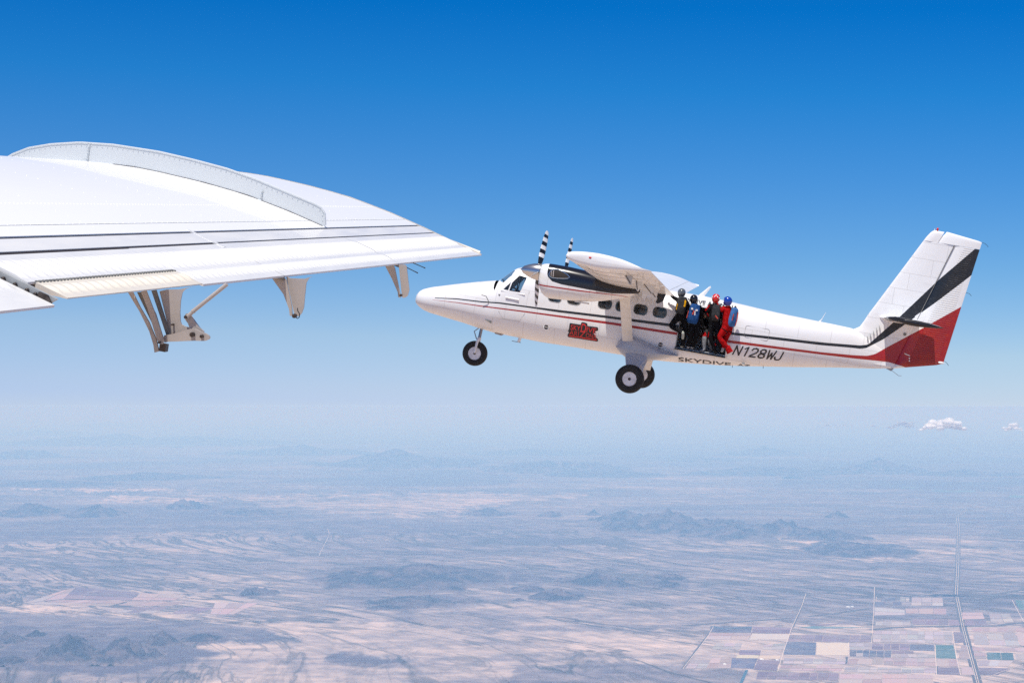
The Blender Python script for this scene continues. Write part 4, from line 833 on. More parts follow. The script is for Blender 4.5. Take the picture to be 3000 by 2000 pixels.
cb = T.curve(X, [(3.5, 3.55), (4.13, 3.55), (4.14, 2.95), (4.18, 2.85), (4.32, 2.741), (4.6, 2.704), (5.4, 2.69), (6.0, 2.70), (6.7, 2.81)], 3, 7, 2, 4)
cu = T.curve(X, [(3.9, 2.612), (4.14, 2.605), (5.1, 2.635), (6.2, 2.685)], 3, 7, 2, 4); cl = T.curve(X, [(3.9, 2.575), (4.14, 2.567), (5.1, 2.597), (6.2, 2.67)], 3, 7, 2, 4)
c = T.mix(T.math('MULTIPLY', T.math('LESS_THAN', Z, cu), T.math('GREATER_THAN', Z, cl)), white, (0.36, 0.01, 0.016))
c = T.mix(T.math('GREATER_THAN', Z, cb), c, (0.012, 0.012, 0.015)); T.l.new(c, T.b.inputs['Base Color'])
T.l.new(T.math('MULTIPLY_ADD', T.math('GREATER_THAN', Z, cb), -0.2, 0.40), T.b.inputs['Roughness'])
def n_half(x, z):
    t, b_, w = (float(np.interp(x, [q[0] for q in NS], [q[k] for q in NS])) for k in (1, 2, 3)); u = min(1, abs((z - (t + b_) / 2) / ((t - b_) / 2))); return w * (1 - u ** 2.7) ** (1 / 2.7)
for s_ in (-1, 1):
    NY = 2.85 * s_; b = MB(); rings = []
    for x, t, bo, w in NS:
        zc, h = (t + bo) / 2, (t - bo) / 2; r = []
        for k in range(48):
            a = 2 * math.pi * k / 48; ca, sa = math.cos(a), math.sin(a); r.append((x, NY + w * math.copysign(abs(ca) ** (2 / 2.7), ca), zc + h * math.copysign(abs(sa) ** (2 / 2.7), sa)))
        rings.append(r)
    b.loft(rings); nac = b.build('engine_nacelle', mn, plane, 40)
    for q in (-1, 1):
        E_ = [(4.198, 2.925), (4.225, 3.02), (4.29, 3.075), (4.415, 3.089), (4.56, 3.055), (4.70, 3.0), (4.786, 2.935), (4.74, 2.895), (4.625, 2.872), (4.45, 2.85), (4.30, 2.84), (4.22, 2.87)]
        b = MB(); b.tube([(x, NY + q * (n_half(x, z) + 0.004), z) for x, z in E_ + E_[:1]], 0.014, 6); ex = b.build('exhaust_rim', M_metal, nac)
        pane(E_, lambda X, Z: NY + q * (n_half(X, Z) + 0.006), 'exhaust_opening', mat('opening_shade', (0.02, 0.014, 0.012), 0.8), nac)  # black sheet standing in for the shaded inside of the opening
        b = MB(); b.tube([(4.27, NY + q * (n_half(4.27, 2.95) + 0.01), 2.88), (4.25, NY + q * (n_half(4.25, 2.95) + 0.01), 3.03)], 0.014, 6); b.tube([(4.33, NY + q * (n_half(4.33, 2.95) + 0.01), 2.87), (4.31, NY + q * (n_half(4.31, 2.95) + 0.01), 3.06)], 0.018, 6); b.build('exhaust_vane', M_brk, nac)
    b = MB(); b.box(5.0, 5.38, NY - 0.12, NY + 0.12, 2.29, 2.33); b.build('nacelle_vent', M_under, nac, 0)
    b = MB(); b.lathe([(-0.49, 0.012), (-0.46, 0.004), (-0.38, 0.10), (-0.25, 0.165), (-0.12, 0.21), (0.02, 0.235), (0.10, 0.24)], (3.80, NY, 2.93), 'x', 32); sp = b.build('spinner', M_metal, plane, 60)
    angs = (22, 142, 262) if s_ == -1 else (18, 138, 258)
    for a in angs:
        b = MB(); A = R_(a); ez = Vector((0, math.sin(A), math.cos(A))); ex_ = Vector((1, 0, 0)); et = ez.cross(ex_)
        hub = Vector((3.83, NY, 2.935)); L = 1.27; rr = []; tw0 = 34
        st = [0.16, 0.24, 0.33, 0.44, 0.56, 0.68, 0.80, 0.92, 1.04, 1.14, 1.20, 1.235, 1.262]; cwid = [0.09, 0.13, 0.17, 0.20, 0.215, 0.22, 0.215, 0.205, 0.19, 0.17, 0.145, 0.11, 0.05]
        for i, (r, c_) in enumerate(zip(st, cwid)):
            tw = R_(60 - 24 * r / L); d1 = et * math.cos(tw) * (1 if s_ else 1) + ex_ * math.sin(tw); d2 = d1.cross(ez); th = 0.022 * (1.4 - r)
            rr.append([tuple(hub + ez * r + d1 * (c_ * (0.45 if s_ == -1 else 0.34) * math.cos(t)) + d2 * (th * math.sin(t))) for t in [2 * math.pi * k / 12 for k in range(12)]])
        b.loft(rr)
        m_i = [0, 0, 0, 1, 0, 1, 0, 1, 0, 1, 1, 1]     # black root, then white and black bands, white tip
        b.mi = [m_i[min(k // 12, 11)] if k < 144 else 1 for k in range(len(b.f))]
        bl = b.build('propeller_blade', [M_blk, mat('white_blade_paint', (0.75, 0.75, 0.75), 0.4)], plane, 50); tag(bl, 'black propeller blade with white bands')
# ---- landing gear
def wheel(c, R0, w, rim, parent, seg=48, name='wheel'):
    b = MB(); b.lathe([(-w * 0.22, rim), (-w * 0.42, rim * 1.05), (-w * 0.5, R0 * 0.70), (-w * 0.48, R0 * 0.86), (-w * 0.36, R0 * 0.96), (-w * 0.2, R0), (0, R0 * 1.004), (w * 0.2, R0), (w * 0.36, R0 * 0.96), (w * 0.48, R0 * 0.86), (w * 0.5, R0 * 0.70), (w * 0.42, rim * 1.05), (w * 0.22, rim)], c, 'y', seg)
    wo = b.build(name, M_tyre, parent, 40)
    b = MB(); b.lathe([(-w * 0.40, rim * 1.04), (-w * 0.44, rim * 1.0), (-w * 0.36, rim * 0.90), (-w * 0.22, rim * 0.80), (-w * 0.25, rim * 0.35), (-w * 0.36, rim * 0.30), (-w * 0.38, rim * 0.1)], c, 'y', 36); b.lathe([(w * 0.38, rim * 0.1), (w * 0.36, rim * 0.3), (w * 0.25, rim * 0.35), (w * 0.22, rim * 0.8), (w * 0.36, rim * 0.9), (w * 0.44, rim), (w * 0.40, rim * 1.04)], c, 'y', 36)
    b.build('rim', M_rim, wo, 40)
    b = MB()
    for s_ in (-1, 1):
        for k in range(8):
            a = 2 * math.pi * k / 8 + 0.2; b.lathe([(-0.004, rim * 0.11), (0.004, rim * 0.11)], (c[0] + rim * 0.57 * math.cos(a), c[1] + s_ * (w * 0.245), c[2] + rim * 0.57 * math.sin(a)), 'y', 8)
        b.lathe([(-0.006, rim * 0.22), (0.006, rim * 0.22)], (c[0], c[1] + s_ * w * 0.385, c[2]), 'y', 12)
    b.build('wheel_hole', M_steel, wo, 0)['kind'] = 'stuff'
    return wo
for s_ in (-1, 1):
    wheel((6.78, s_ * 1.86, 0.415), 0.405, 0.27, 0.195, plane)
    P = [(6.144, 1.19), (6.19, 1.32), (6.252, 1.448), (6.40, 1.53), (6.60, 1.576), (6.80, 1.53), (7.017, 1.465), (7.45, 1.36), (7.904, 1.251), (7.5, 1.09), (7.09, 0.96), (6.9, 0.93), (6.6, 0.90), (6.50, 0.93), (6.3, 1.05)]
    cx, cz = 6.75, 1.2; b = MB(); rr = []
    for y, k in ((0.70, 1.04), (0.90, 1.0), (1.0, 0.95), (1.10, 0.80), (1.15, 0.55), (1.165, 0.25)): rr.append([(cx + (x - cx) * k, s_ * y, cz + (z - cz) * k) for x, z in P])
    b.loft(rr); gf = b.build('gear_fairing', M_grey, plane, 50)
    # leg fairing down to the wheel
    b = MB(); Pl = lambda xa, xb, z, y, t: [(xa + (xb - xa) * (0.5 - 0.5 * math.cos(a)) , s_ * (y + t * math.sin(a)), z) for a in [2 * math.pi * k / 20 for k in range(20)]]
    b.loft([Pl(6.46, 7.12, 1.10, 1.08, 0.10), Pl(6.50, 7.08, 0.93, 1.22, 0.10), Pl(6.545, 6.99, 0.80, 1.34, 0.085), Pl(6.58, 6.95, 0.68, 1.46, 0.07), Pl(6.62, 6.92, 0.56, 1.56, 0.06)]); b.build('leg_fairing', M_grey, plane, 50)
    b = MB(); b.tube([(6.76, s_ * 1.50, 0.60), (6.78, s_ * 1.64, 0.43), (6.78, s_ * 1.86, 0.415)], [0.06, 0.055, 0.045], 10); b.build('axle', M_brk, plane)
    b = MB(); b.loft([Pl(6.88, 7.12, 1.0, 1.02, 0.05), Pl(6.86, 7.05, 0.60, 1.50, 0.04)]); b.build('rear_brace', M_under, plane)
    # wing strut, streamlined section
    St = lambda xa, xb, z, y, t: [(xa + (xb - xa) * (0.5 - 0.5 * math.cos(a)), s_ * y + t * math.sin(a) * (1.2 - 0.5 * (0.5 - 0.5 * math.cos(a))), z) for a in [2 * math.pi * k / 20 for k in range(20)]]
    b = MB(); b.loft([St(6.30, 6.66, 1.40, 1.05, 0.05), St(6.297, 6.604, 1.52, 1.15, 0.04), St(6.183, 6.481, 2.58, 2.62, 0.04), St(6.16, 6.50, 2.85, 2.95, 0.004)]); b.build('wing_strut', M_under, plane, 50)
wheel((1.985, 0, 0.245), 0.37, 0.21, 0.185, plane, name='nose_wheel')
b = MB(); b.tube([(2.055, 0, 1.08), (2.035, 0, 0.70)], 0.045, 12); b.build('nose_oleo', M_oleo, plane)
b = MB(); b.tube([(2.035, 0, 0.73), (2.03, 0, 0.66)], 0.06, 12)
for s_ in (-1, 1): b.tube([(2.03, 0, 0.68), (2.025, s_ * 0.10, 0.655), (2.015, s_ * 0.145, 0.58), (1.99, s_ * 0.15, 0.26)], [0.05, 0.045, 0.04, 0.032], 8); b.lathe([(-0.02, 0.004), (0.02, 0.004)], (1.987, s_ * 0.155, 0.245), 'y', 10)
b.build('nose_fork', M_w, plane)
b = MB(); b.tube([(1.97, 0, 1.0), (1.85, 0, 0.883), (1.95, 0, 0.68), (2.02, 0, 0.66)], 0.016, 6); b.build('torque_link', M_oleo, plane)
# ---- tail
LEz = [1.95, 2.7, 2.80, 2.886, 2.974, 3.153, 3.4, 3.605, 5.80, 5.93, 5.99, 6.02]; LEx = [12.9, 12.2, 12.45, 12.71, 12.84, 12.925, 13.03, 13.134, 14.22, 14.305, 14.36, 14.45]
def hinge(z): return 14.433 + (min(z, 5.70) - 3.641) * 0.286 if z < 5.71 else 14.56 + (z - 5.71) * 0.42
def foil(xa, xb, z, t, blunt=False, n=14):
    P = []
    for i in range(n + 1): u = 0.5 - 0.5 * math.cos(math.pi * i / n); P.append((u, (2.6 * math.sqrt(u) * (1 - u) ** 0.9 if not blunt else min(1.0, 1.9 * math.sqrt(max(u, 0) * 0.6) ) * (1 - 0.35 * u)) ))
    P = [(xa + (xb - xa) * u, t / 2 * v) for u, v in P]; return [(x, -y, z) for x, y in P] + [(x, y, z) for x, y in reversed(P[1:])]
b = MB(); b.loft([foil(float(np.interp(z, LEz, LEx)), hinge(z), z, 0.22 - 0.11 * (z - 2.3) / 3.7, True) for z in (2.0, 2.2, 2.5, 2.7, 2.8, 2.886, 2.974, 3.06, 3.153, 3.28, 3.4, 3.605, 4.0, 4.5, 5.0, 5.5, 5.69)] ); b.build('tail_fin', M_body, plane, 50)
b = MB(); b.loft([foil(float(np.interp(z, LEz, LEx)), 14.56 + (z - 5.69) * 0.40, z, t, True) for z, t in ((5.692, 0.115), (5.80, 0.11), (5.93, 0.10), (5.99, 0.075), (6.02, 0.03))]); b.build('fin_tip', M_w, plane, 50)
RBX = [13.95, 14.48, 15.14, 15.33]; RBZ = [1.958, 2.098, 2.271, 2.345]
def rud(z):
    if z < 2.345: te = float(np.interp(z, RBZ, RBX))
    else: te = 15.321 + (z - 2.397) * 0.1263
    le = (13.90 if z < 2.0 else hinge(z) - 0.05) if z < 5.72 else 14.57 + (z - 5.72) * 0.40
    return le, te
b = MB(); zz = [1.965, 2.03, 2.098, 2.18, 2.271, 2.345, 2.42] + list(np.linspace(2.6, 5.69, 14)); b.loft([[(x, y, z) for x, y, _ in foil(*rud(z), z, 0.15 - 0.06 * (z - 2) / 4)] for z in zz])
tp = [(5.696, 14.53, 15.738, 0.11), (5.85, 14.61, 15.757, 0.10), (5.90, 14.65, 15.763, 0.09)]
b.build('rudder', M_rud, plane, 50)
b = MB(); b.prism([(hinge(3.45) - 0.004, 3.45), (hinge(3.45) + 0.012, 3.45), (hinge(5.69) + 0.016, 5.69), (hinge(5.69) - 0.004, 5.69)], -0.066, 0.066); b.build('rudder_gap', M_brkd, plane, 0)
b = MB(); rr = [[(x, y, z) for x, y, _ in foil(xa, xb, z, t)] for z, xa, xb, t in tp]
# sloping rounded cap of the rudder horn
def cap(k, t):
    base = foil(14.69 + 0.06 * k, 15.763 - 0.10 * k, 0, t); return [(x, y, 5.905 + (0.125 - 0.115 * max(0, (x - 14.8) / 0.96)) * k) for x, y, _ in base]
rr += [cap(0.5, 0.075), cap(0.9, 0.05), cap(1.0, 0.02)]
b.loft(rr); b.build('rudder_horn', M_w, plane, 50)
b = MB(); b.prism([(14.22, 3.45), (14.45, 3.68), (14.67, 3.64), (14.59, 3.27)], -0.062, 0.062); b.build('servo_tab', M_w, plane, 0)
b = MB(); b.ball((15.24, 0, 2.36), 0.05, 8, 0, (2.2, 0.7, 0.7)); b.build('tail_lamp', M_w, plane)
# tailplane with black leading edge and tips
def tsec(xa, xb, z, t, y, n=14):
    P = [(0.5 - 0.5 * math.cos(math.pi * i / n)) for i in range(n + 1)]
    f = lambda u: t / 2 * 2.6 * math.sqrt(u) * (1 - u) ** 0.9
    return [(xa + (xb - xa) * u, y, z + f(u)) for u in P] + [(xa + (xb - xa) * u, y, z - f(u)) for u in reversed(P[1:])]
mt = white_paint('tailplane_paint', 0.1, (0.8, 0.8, 0.8)); T = NT(mt); white = [l for l in T.l if l.to_socket == T.b.inputs['Base Color']][0].from_socket
s = T.new('ShaderNodeSeparateXYZ'); T.l.new(T.new('ShaderNodeTexCoord').outputs['Object'], s.inputs[0])
k = T.math('MAXIMUM', T.math('LESS_THAN', s.outputs[0], 13.62), T.math('GREATER_THAN', T.math('ABSOLUTE', s.outputs[1]), 3.02)); k = T.math('MULTIPLY', k, T.math('GREATER_THAN', T.math('ABSOLUTE', s.outputs[1]), 0.42))
T.l.new(T.mix(k, white, (0.012, 0.012, 0.014)), T.b.inputs['Base Color'])
b = MB(); b.loft([tsec(13.44 - 0.0 * abs(y), 14.45, 3.335, 0.15 if abs(y) < 3.1 else 0.10, y) for y in (-3.15, -3.08, -1.5, 0, 1.5, 3.08, 3.15)]); b.build('tailplane', mt, plane, 50)
for s_ in (-1, 1):
    b = MB(); b.loft([tsec(14.25, 14.86, 3.335, 0.09, s_ * y) for y in (0.18, 3.0)]); b.build('elevator', mt, plane, 50)
    b = MB(); b.loft([tsec(13.70, 14.93, 3.315, t, s_ * y) for y, t in ((3.01, 0.10), (3.06, 0.155), (3.16, 0.155), (3.20, 0.08))]); b.build('elevator_horn', M_blk, plane, 50)
b = MB(); rr = []
for x, w, h in ((13.30, 0.02, 0.02), (13.36, 0.10, 0.06), (13.45, 0.15, 0.09), (13.7, 0.17, 0.10), (14.1, 0.14, 0.08), (14.35, 0.08, 0.03)): rr.append([(x, w * math.cos(a), 3.34 + h * math.sin(a)) for a in [2 * math.pi * k / 20 for k in range(20)]])
b.loft(rr); b.build('root_fairing', M_w, plane, 50)
b = MB()
for x, z in ((13.10, 2.66), (13.17, 2.74), (13.24, 2.84), (13.31, 2.94), (13.38, 3.02)): b.prism([(x, z), (x + 0.05, z - 0.03), (x - 0.015, z + 0.09)], -0.16, -0.09)
b.build('vortex_blade', M_prim, plane, 0)['kind'] = 'stuff'
# ---- lettering and marks that follow the skin
def arcmap(x, zref, s, off):
    """point on the near side skin, s metres up from height zref measured along the skin"""
    zc, h, w, n = fsec(x); a0 = None
    P = lambda a: (-(w + off) * abs(math.cos(a)) ** (2 / n), zc + (h + off) * math.copysign(abs(math.sin(a)) ** (2 / n), math.sin(a)))
    u = max(-1, min(1, (zref - zc) / h)); a = math.copysign(math.asin(abs(u) ** (n / 2)), u); st = 0.01 if s > 0 else -0.01; acc = 0; p = P(a)
    if abs(s) < 1e-6: return p
    while acc < abs(s) and abs(a) < 1.54:
        a += st; q = P(a); d = math.hypot(q[0] - p[0], q[1] - p[1])
        if acc + d > abs(s): t = (abs(s) - acc) / max(d, 1e-9); return (p[0] + (q[0] - p[0]) * t, p[1] + (q[1] - p[1]) * t)
        acc += d; p = q
    return p
def text_mesh(body, bold=0.0):
    c = bpy.data.curves.new('t', 'FONT'); c.body = body; c.size = 1.0; c.offset = bold; c.resolution_u = 5; c.fill_mode = 'FRONT'
    o = bpy.data.objects.new('t', c); COL.objects.link(o); dg = bpy.context.evaluated_depsgraph_get(); me = bpy.data.meshes.new_from_object(o.evaluated_get(dg)); bpy.data.objects.remove(o); bpy.data.curves.remove(c)
    bm = bmesh.new(); bm.from_mesh(me); bmesh.ops.triangulate(bm, faces=bm.faces)
    for _ in range(3):
        L = [e for e in bm.edges if e.calc_length() > 0.16]
        if not L: break
        bmesh.ops.subdivide_edges(bm, edges=L, cuts=1); bmesh.ops.triangulate(bm, faces=bm.faces)
    bm.to_mesh(me); bm.free(); return me
def lettering(body, x0, x1, z0f, height, shear=0.0, bold=0.0, m=M_ink, off=0.005, name='lettering', parent=plane, spread=True, mirror=1):
    me = text_mesh(body, bold); vs_ = [v.co.copy() for v in me.vertices]; ax, bx = min(v.x for v in vs_), max(v.x for v in vs_); ay, by = min(v.y for v in vs_), max(v.y for v in vs_)
    for v, c in zip(me.vertices, vs_):
        u, w = (c.x - ax) / (bx - ax), (c.y - ay) / (by - ay); x = x0 + (x1 - x0) * u + shear * w * height
        y, z = arcmap(x, z0f(x), w * height, off); v.co = (x, y, z)
    return link(name, me, parent, [m])
GL = {'N': [[(0, 0), (0, 1), (1, 0), (1, 1)]], '1': [[(0.15, 0.80), (0.62, 1), (0.62, 0)]], '2': [[(0, 0.76), (0.12, 0.93), (0.5, 1), (0.88, 0.93), (1, 0.74), (0.86, 0.52), (0.1, 0.12), (0, 0), (1, 0)]],
      '8': [[(0.5, 0.52), (0.12, 0.62), (0.05, 0.8), (0.22, 0.96), (0.5, 1), (0.78, 0.96), (0.95, 0.8), (0.88, 0.62), (0.5, 0.52), (0.08, 0.4), (0, 0.2), (0.18, 0.04), (0.5, 0), (0.82, 0.04), (1, 0.2), (0.92, 0.4), (0.5, 0.52)]],
      'W': [[(0, 1), (0.22, 0), (0.5, 0.72), (0.78, 0), (1, 1)]], 'J': [[(0.95, 1), (0.95, 0.22), (0.80, 0.04), (0.5, 0), (0.18, 0.04), (0.02, 0.2), (0, 0.32)]]}
def stroke_word(word, x0, step, wd, zf, height, shear, th, m=M_ink):
    for i, ch in enumerate(word):
        b = MB(); seen = 0
        for P in GL[ch]:
            Q = [Vector((x0 + i * step + u * wd * (1.15 if ch == 'W' else 1), v * height)) for u, v in P]
            for k in range(len(Q) - 1):
                p, q = Q[k], Q[k + 1]; d = (q - p).normalized(); n_ = Vector((-d.y, d.x)) * th / 2; p2, q2 = p - d * th * 0.42, q + d * th * 0.42; N = 4; rw = []
                for j in range(N + 1):
                    c = p2.lerp(q2, j / N)
                    for s__ in (-1, 1):
                        e = c + n_ * s__; x = e.x + shear * e.y; y, z = arcmap(x, zf(x), e.y, 0.005 + 0.0006 * k); rw.append((x, y, z))
                b.add(rw, [(2 * j, 2 * j + 1, 2 * j + 3, 2 * j + 2) for j in range(N)])
        b.build('lettering', m, plane, 0)
stroke_word('N128WJ', 9.455, 0.232, 0.165, lambda x: 1.578 + (x - 9.448) * 0.044, 0.265, 0.30, 0.042)
def belly_word(body, xa, xb):
    me_ = text_mesh(body, 0.014); vv_ = [v.co.copy() for v in me_.vertices]; ax, bx = min(v.x for v in vv_), max(v.x for v in vv_); ay, by = min(v.y for v in vv_), max(v.y for v in vv_)
    for v, c in zip(me_.vertices, vv_):
        x = xa + (c.x - ax) / (bx - ax) * (xb - xa); y, z = arcmap(x, 1.225 + (x - 7.945) * 0.063, -(1 - (c.y - ay) / (by - ay)) * 0.25, 0.005); v.co = (x, y, z)
    link('lettering', me_, plane, [M_ink])
belly_word('SKYDIVE', 7.945, 9.44); belly_word('AZ', 9.62, 9.99)
lettering('SKYDIVE ARIZONA', 7.70, 9.36, lambda x: 2.785 + (x - 7.85) * 0.025, 0.175, 0.0, 0.02, off=0.025)
LP = [(4.72, 1.60), (4.735, 1.635), (5.03, 1.64), (5.04, 1.70), (5.075, 1.722), (5.19, 1.715), (5.215, 1.69), (5.225, 1.64), (5.50, 1.655), (5.53, 1.64), (5.575, 1.28), (5.56, 1.255), (4.74, 1.236), (4.715, 1.25), (4.705, 1.30), (4.74, 1.36), (4.70, 1.42), (4.725, 1.45)]
def fyl(o_): return lambda X, Z: side_y(X, Z) - o_
plq = pane(LP, fyl(0.012), 'emblem', M_ink, plane, K=6); tag(plq, 'red and black emblem reading Skydive Arizona')
def word(body, xa, xb, za, zb, bold, m=M_redp, off=0.019):
    me = text_mesh(body, bold); vs_ = [v.co.copy() for v in me.vertices]; ax, bx = min(v.x for v in vs_), max(v.x for v in vs_); ay, by = min(v.y for v in vs_), max(v.y for v in vs_)
    for v, c in zip(me.vertices, vs_):
        X, Z_ = xa + (c.x - ax) / (bx - ax) * (xb - xa), za + (c.y - ay) / (by - ay) * (zb - za); v.co = (X, side_y(X, Z_) - off, Z_)
    return link('emblem_letters', me, plq, [m])
word('SKY', 4.76, 5.04, 1.455, 1.605, 0.004); word('D', 5.06, 5.21, 1.44, 1.69, 0.012); word('IVE', 5.225, 5.505, 1.465, 1.615, 0.004)
word('ARI', 4.745, 5.02, 1.305, 1.435, 0.004); word('Z', 5.03, 5.21, 1.27, 1.475, 0.012); word('ONA', 5.225, 5.535, 1.315, 1.445, 0.004)
pane([(4.735, 1.255), (4.735, 1.29), (5.04, 1.292), (5.04, 1.262)], fyl(0.019), 'emblem_bar', M_redp, plq); pane([(5.15, 1.262), (5.16, 1.296), (5.55, 1.306), (5.553, 1.272)], fyl(0.019), 'emblem_bar', M_redp, plq)
for x, z in ((4.051, 1.402), (7.386, 1.485)):
    b = MB(); y = side_y(x, z); b.lathe([(-0.012, 0.078), (0.0, 0.088)], (x, y, z), 'y', 24); v_ = b.build('vent_port', M_w, plane, 30)
    b = MB(); b.lathe([(-0.016, 0.066), (-0.010, 0.066)], (x, y, z), 'y', 24); b.build('vent_hole', M_steel, v_, 30)
    b = MB(); b.box(x - 0.06, x + 0.06, y - 0.022, y - 0.014, z - 0.012, z + 0.012); b.build('vent_blade', M_brk, v_, 0)
    b = MB(); b.box(x - 0.05, x + 0.055, y - 0.012, y - 0.0, z + 0.115, z + 0.135); b.build('placard', M_redp if x < 5 else M_brkd, plane, 0)
# hatch outline, small fittings, antennas
b = MB(); P = rrect(10.02, 2.285, 0.68, 0.33, 0.06, 4); b.tube([(a, side_y(a, c) - 0.001, c) for a, c in P + P[:1]], 0.005, 4); b.build('hatch_outline', M_brkd, plane)
b = MB(); P = rrect(3.05, 2.12, 0.80, 1.02, 0.08, 4)
P = [(3.44, 2.70), (3.40, 2.3), (3.36, 1.65), (3.25, 1.45), (2.75, 1.42), (2.60, 1.60), (2.56, 2.20)]; b.tube([(a, side_y(a, c) - 0.001, c) for a, c in P], 0.0045, 4); b.build('cockpit_door_seam', M_brkd, plane)
b = MB(); b.tube([(2.56, side_y(2.56, 2.215) - 0.01, 2.215), (3.28, side_y(3.28, 2.21) - 0.01, 2.21)], 0.014, 6); b.build('window_rail', M_w, plane)
b = MB(); b.tube([(2.73, side_y(2.73, 2.045) - 0.02, 2.045), (3.13, side_y(3.13, 2.035) - 0.02, 2.035)], 0.018, 6); b.build('door_rail', M_w, plane)
b = MB(); b.tube([(2.26, side_y(2.26, 1.77), 1.79), (2.24, -0.80, 1.86), (2.17, -0.86, 1.975), (2.03, -0.87, 1.99)], 0.011, 6); b.build('pitot_tube', M_brkd, plane)
b = MB(); b.prism([(2.50, 2.10), (2.56, 2.10), (2.54, 2.04)], -0.80, -0.74); b.build('ice_probe', M_brkd, plane, 0)
b = MB(); b.prism([(2.42, 1.30), (2.42, 1.22), (2.22, 1.30)], side_y(2.3, 1.28) - 0.03, side_y(2.3, 1.28) + 0.03); b.build('air_scoop', M_brkd, plane, 0)
b = MB(); b.loft([[(8.14 + dx, dy, 3.04) for dx, dy in ((0, 0), (0.08, 0.02), (0.18, 0), (0.08, -0.02))], [(8.40 + dx, dy, 3.34) for dx, dy in ((0, 0), (0.03, 0.008), (0.075, 0), (0.03, -0.008))], [(8.455, 0, 3.385), (8.458, 0, 3.385), (8.462, 0, 3.385), (8.458, 0, 3.384)]]); b.build('blade_antenna', M_w, plane, 20)
b = MB(); b.tube([(11.70, 0, 2.90), (11.745, 0, 2.99), (11.829, 0, 3.206)], [0.035, 0.010, 0.004], 6); b.build('whip_antenna', M_w, plane)
b = MB(); b.prism([(13.75, 1.93), (14.0, 1.98), (13.93, 1.875)], -0.012, 0.012); b.tube([(13.95, 0, 1.894), (14.153, 0, 1.786), (14.234, 0, 1.797)], 0.007, 5); b.build('belly_hook', M_prim, plane, 0)
b = MB(); b.tube([(3.27, -0.2, 1.15), (3.27, -0.2, 1.0), (3.235, -0.2, 0.80)], [0.045, 0.045, 0.045], 10); b.build('drain_mast', M_w, plane)
b = MB(); b.box(3.04, 3.30, -0.24, -0.16, 0.800, 0.815); b.box(3.2, 3.28, -0.27, -0.13, 1.02, 1.12); b.build('mast_foot', M_brkd, plane, 0)
b = MB(); b.prism([(2.49, 0.95), (2.76, 0.945), (2.70, 0.905), (2.52, 0.925)], -0.25, -0.10); b.build('belly_antenna', M_brk, plane, 0)
b = MB(); b.prism([(14.38, 5.98), (14.44, 6.0), (14.41, 6.08)], -0.008, 0.008); b.build('fin_antenna', M_w, plane, 0)
b = MB(); b.ball((14.49, 0, 6.06), 0.032, 6, 0, (1, 1, 1.6)); b.build('beacon', M_red, plane)
for P in ([(15.766, 5.90), (15.85, 5.885), (15.93, 5.835), (15.955, 5.80)], [(15.58, 4.433), (15.68, 4.42), (15.745, 4.365)], [(15.33, 2.42), (15.40, 2.39), (15.474, 2.313)]):
    b = MB(); b.tube([(x, 0, z) for x, z in P], 0.006, 5); b.build('static_wick', M_black, plane)
b = MB(); b.ball((14.113, -0.085, 2.979), 0.045, 8, 0, (1, 0.35, 1)); b.build('tail_port', M_brkd, plane)
b = MB()
for x, z in ((14.36, 2.33), (14.372, 2.258)): b.ball((x, -0.07, z), 0.022, 5)
b.tube([(14.36, -0.07, 2.40), (14.2, -0.085, 2.44)], 0.012, 5); b.build('hinge_fitting', M_w, plane)
b = MB(); b.box(9.75, 9.83, -0.66, -0.60, 1.345, 1.40); b.build('tie_down', M_prim, plane, 0)
b = MB()
for x in (9.48, 10.35): b.tube([(x, -0.2, float(np.interp(x, FBX, FBZ)) + 0.02), (x + 0.01, -0.2, float(np.interp(x, FBX, FBZ)) - 0.05)], 0.008, 5)
b.build('belly_pin', M_black, plane)
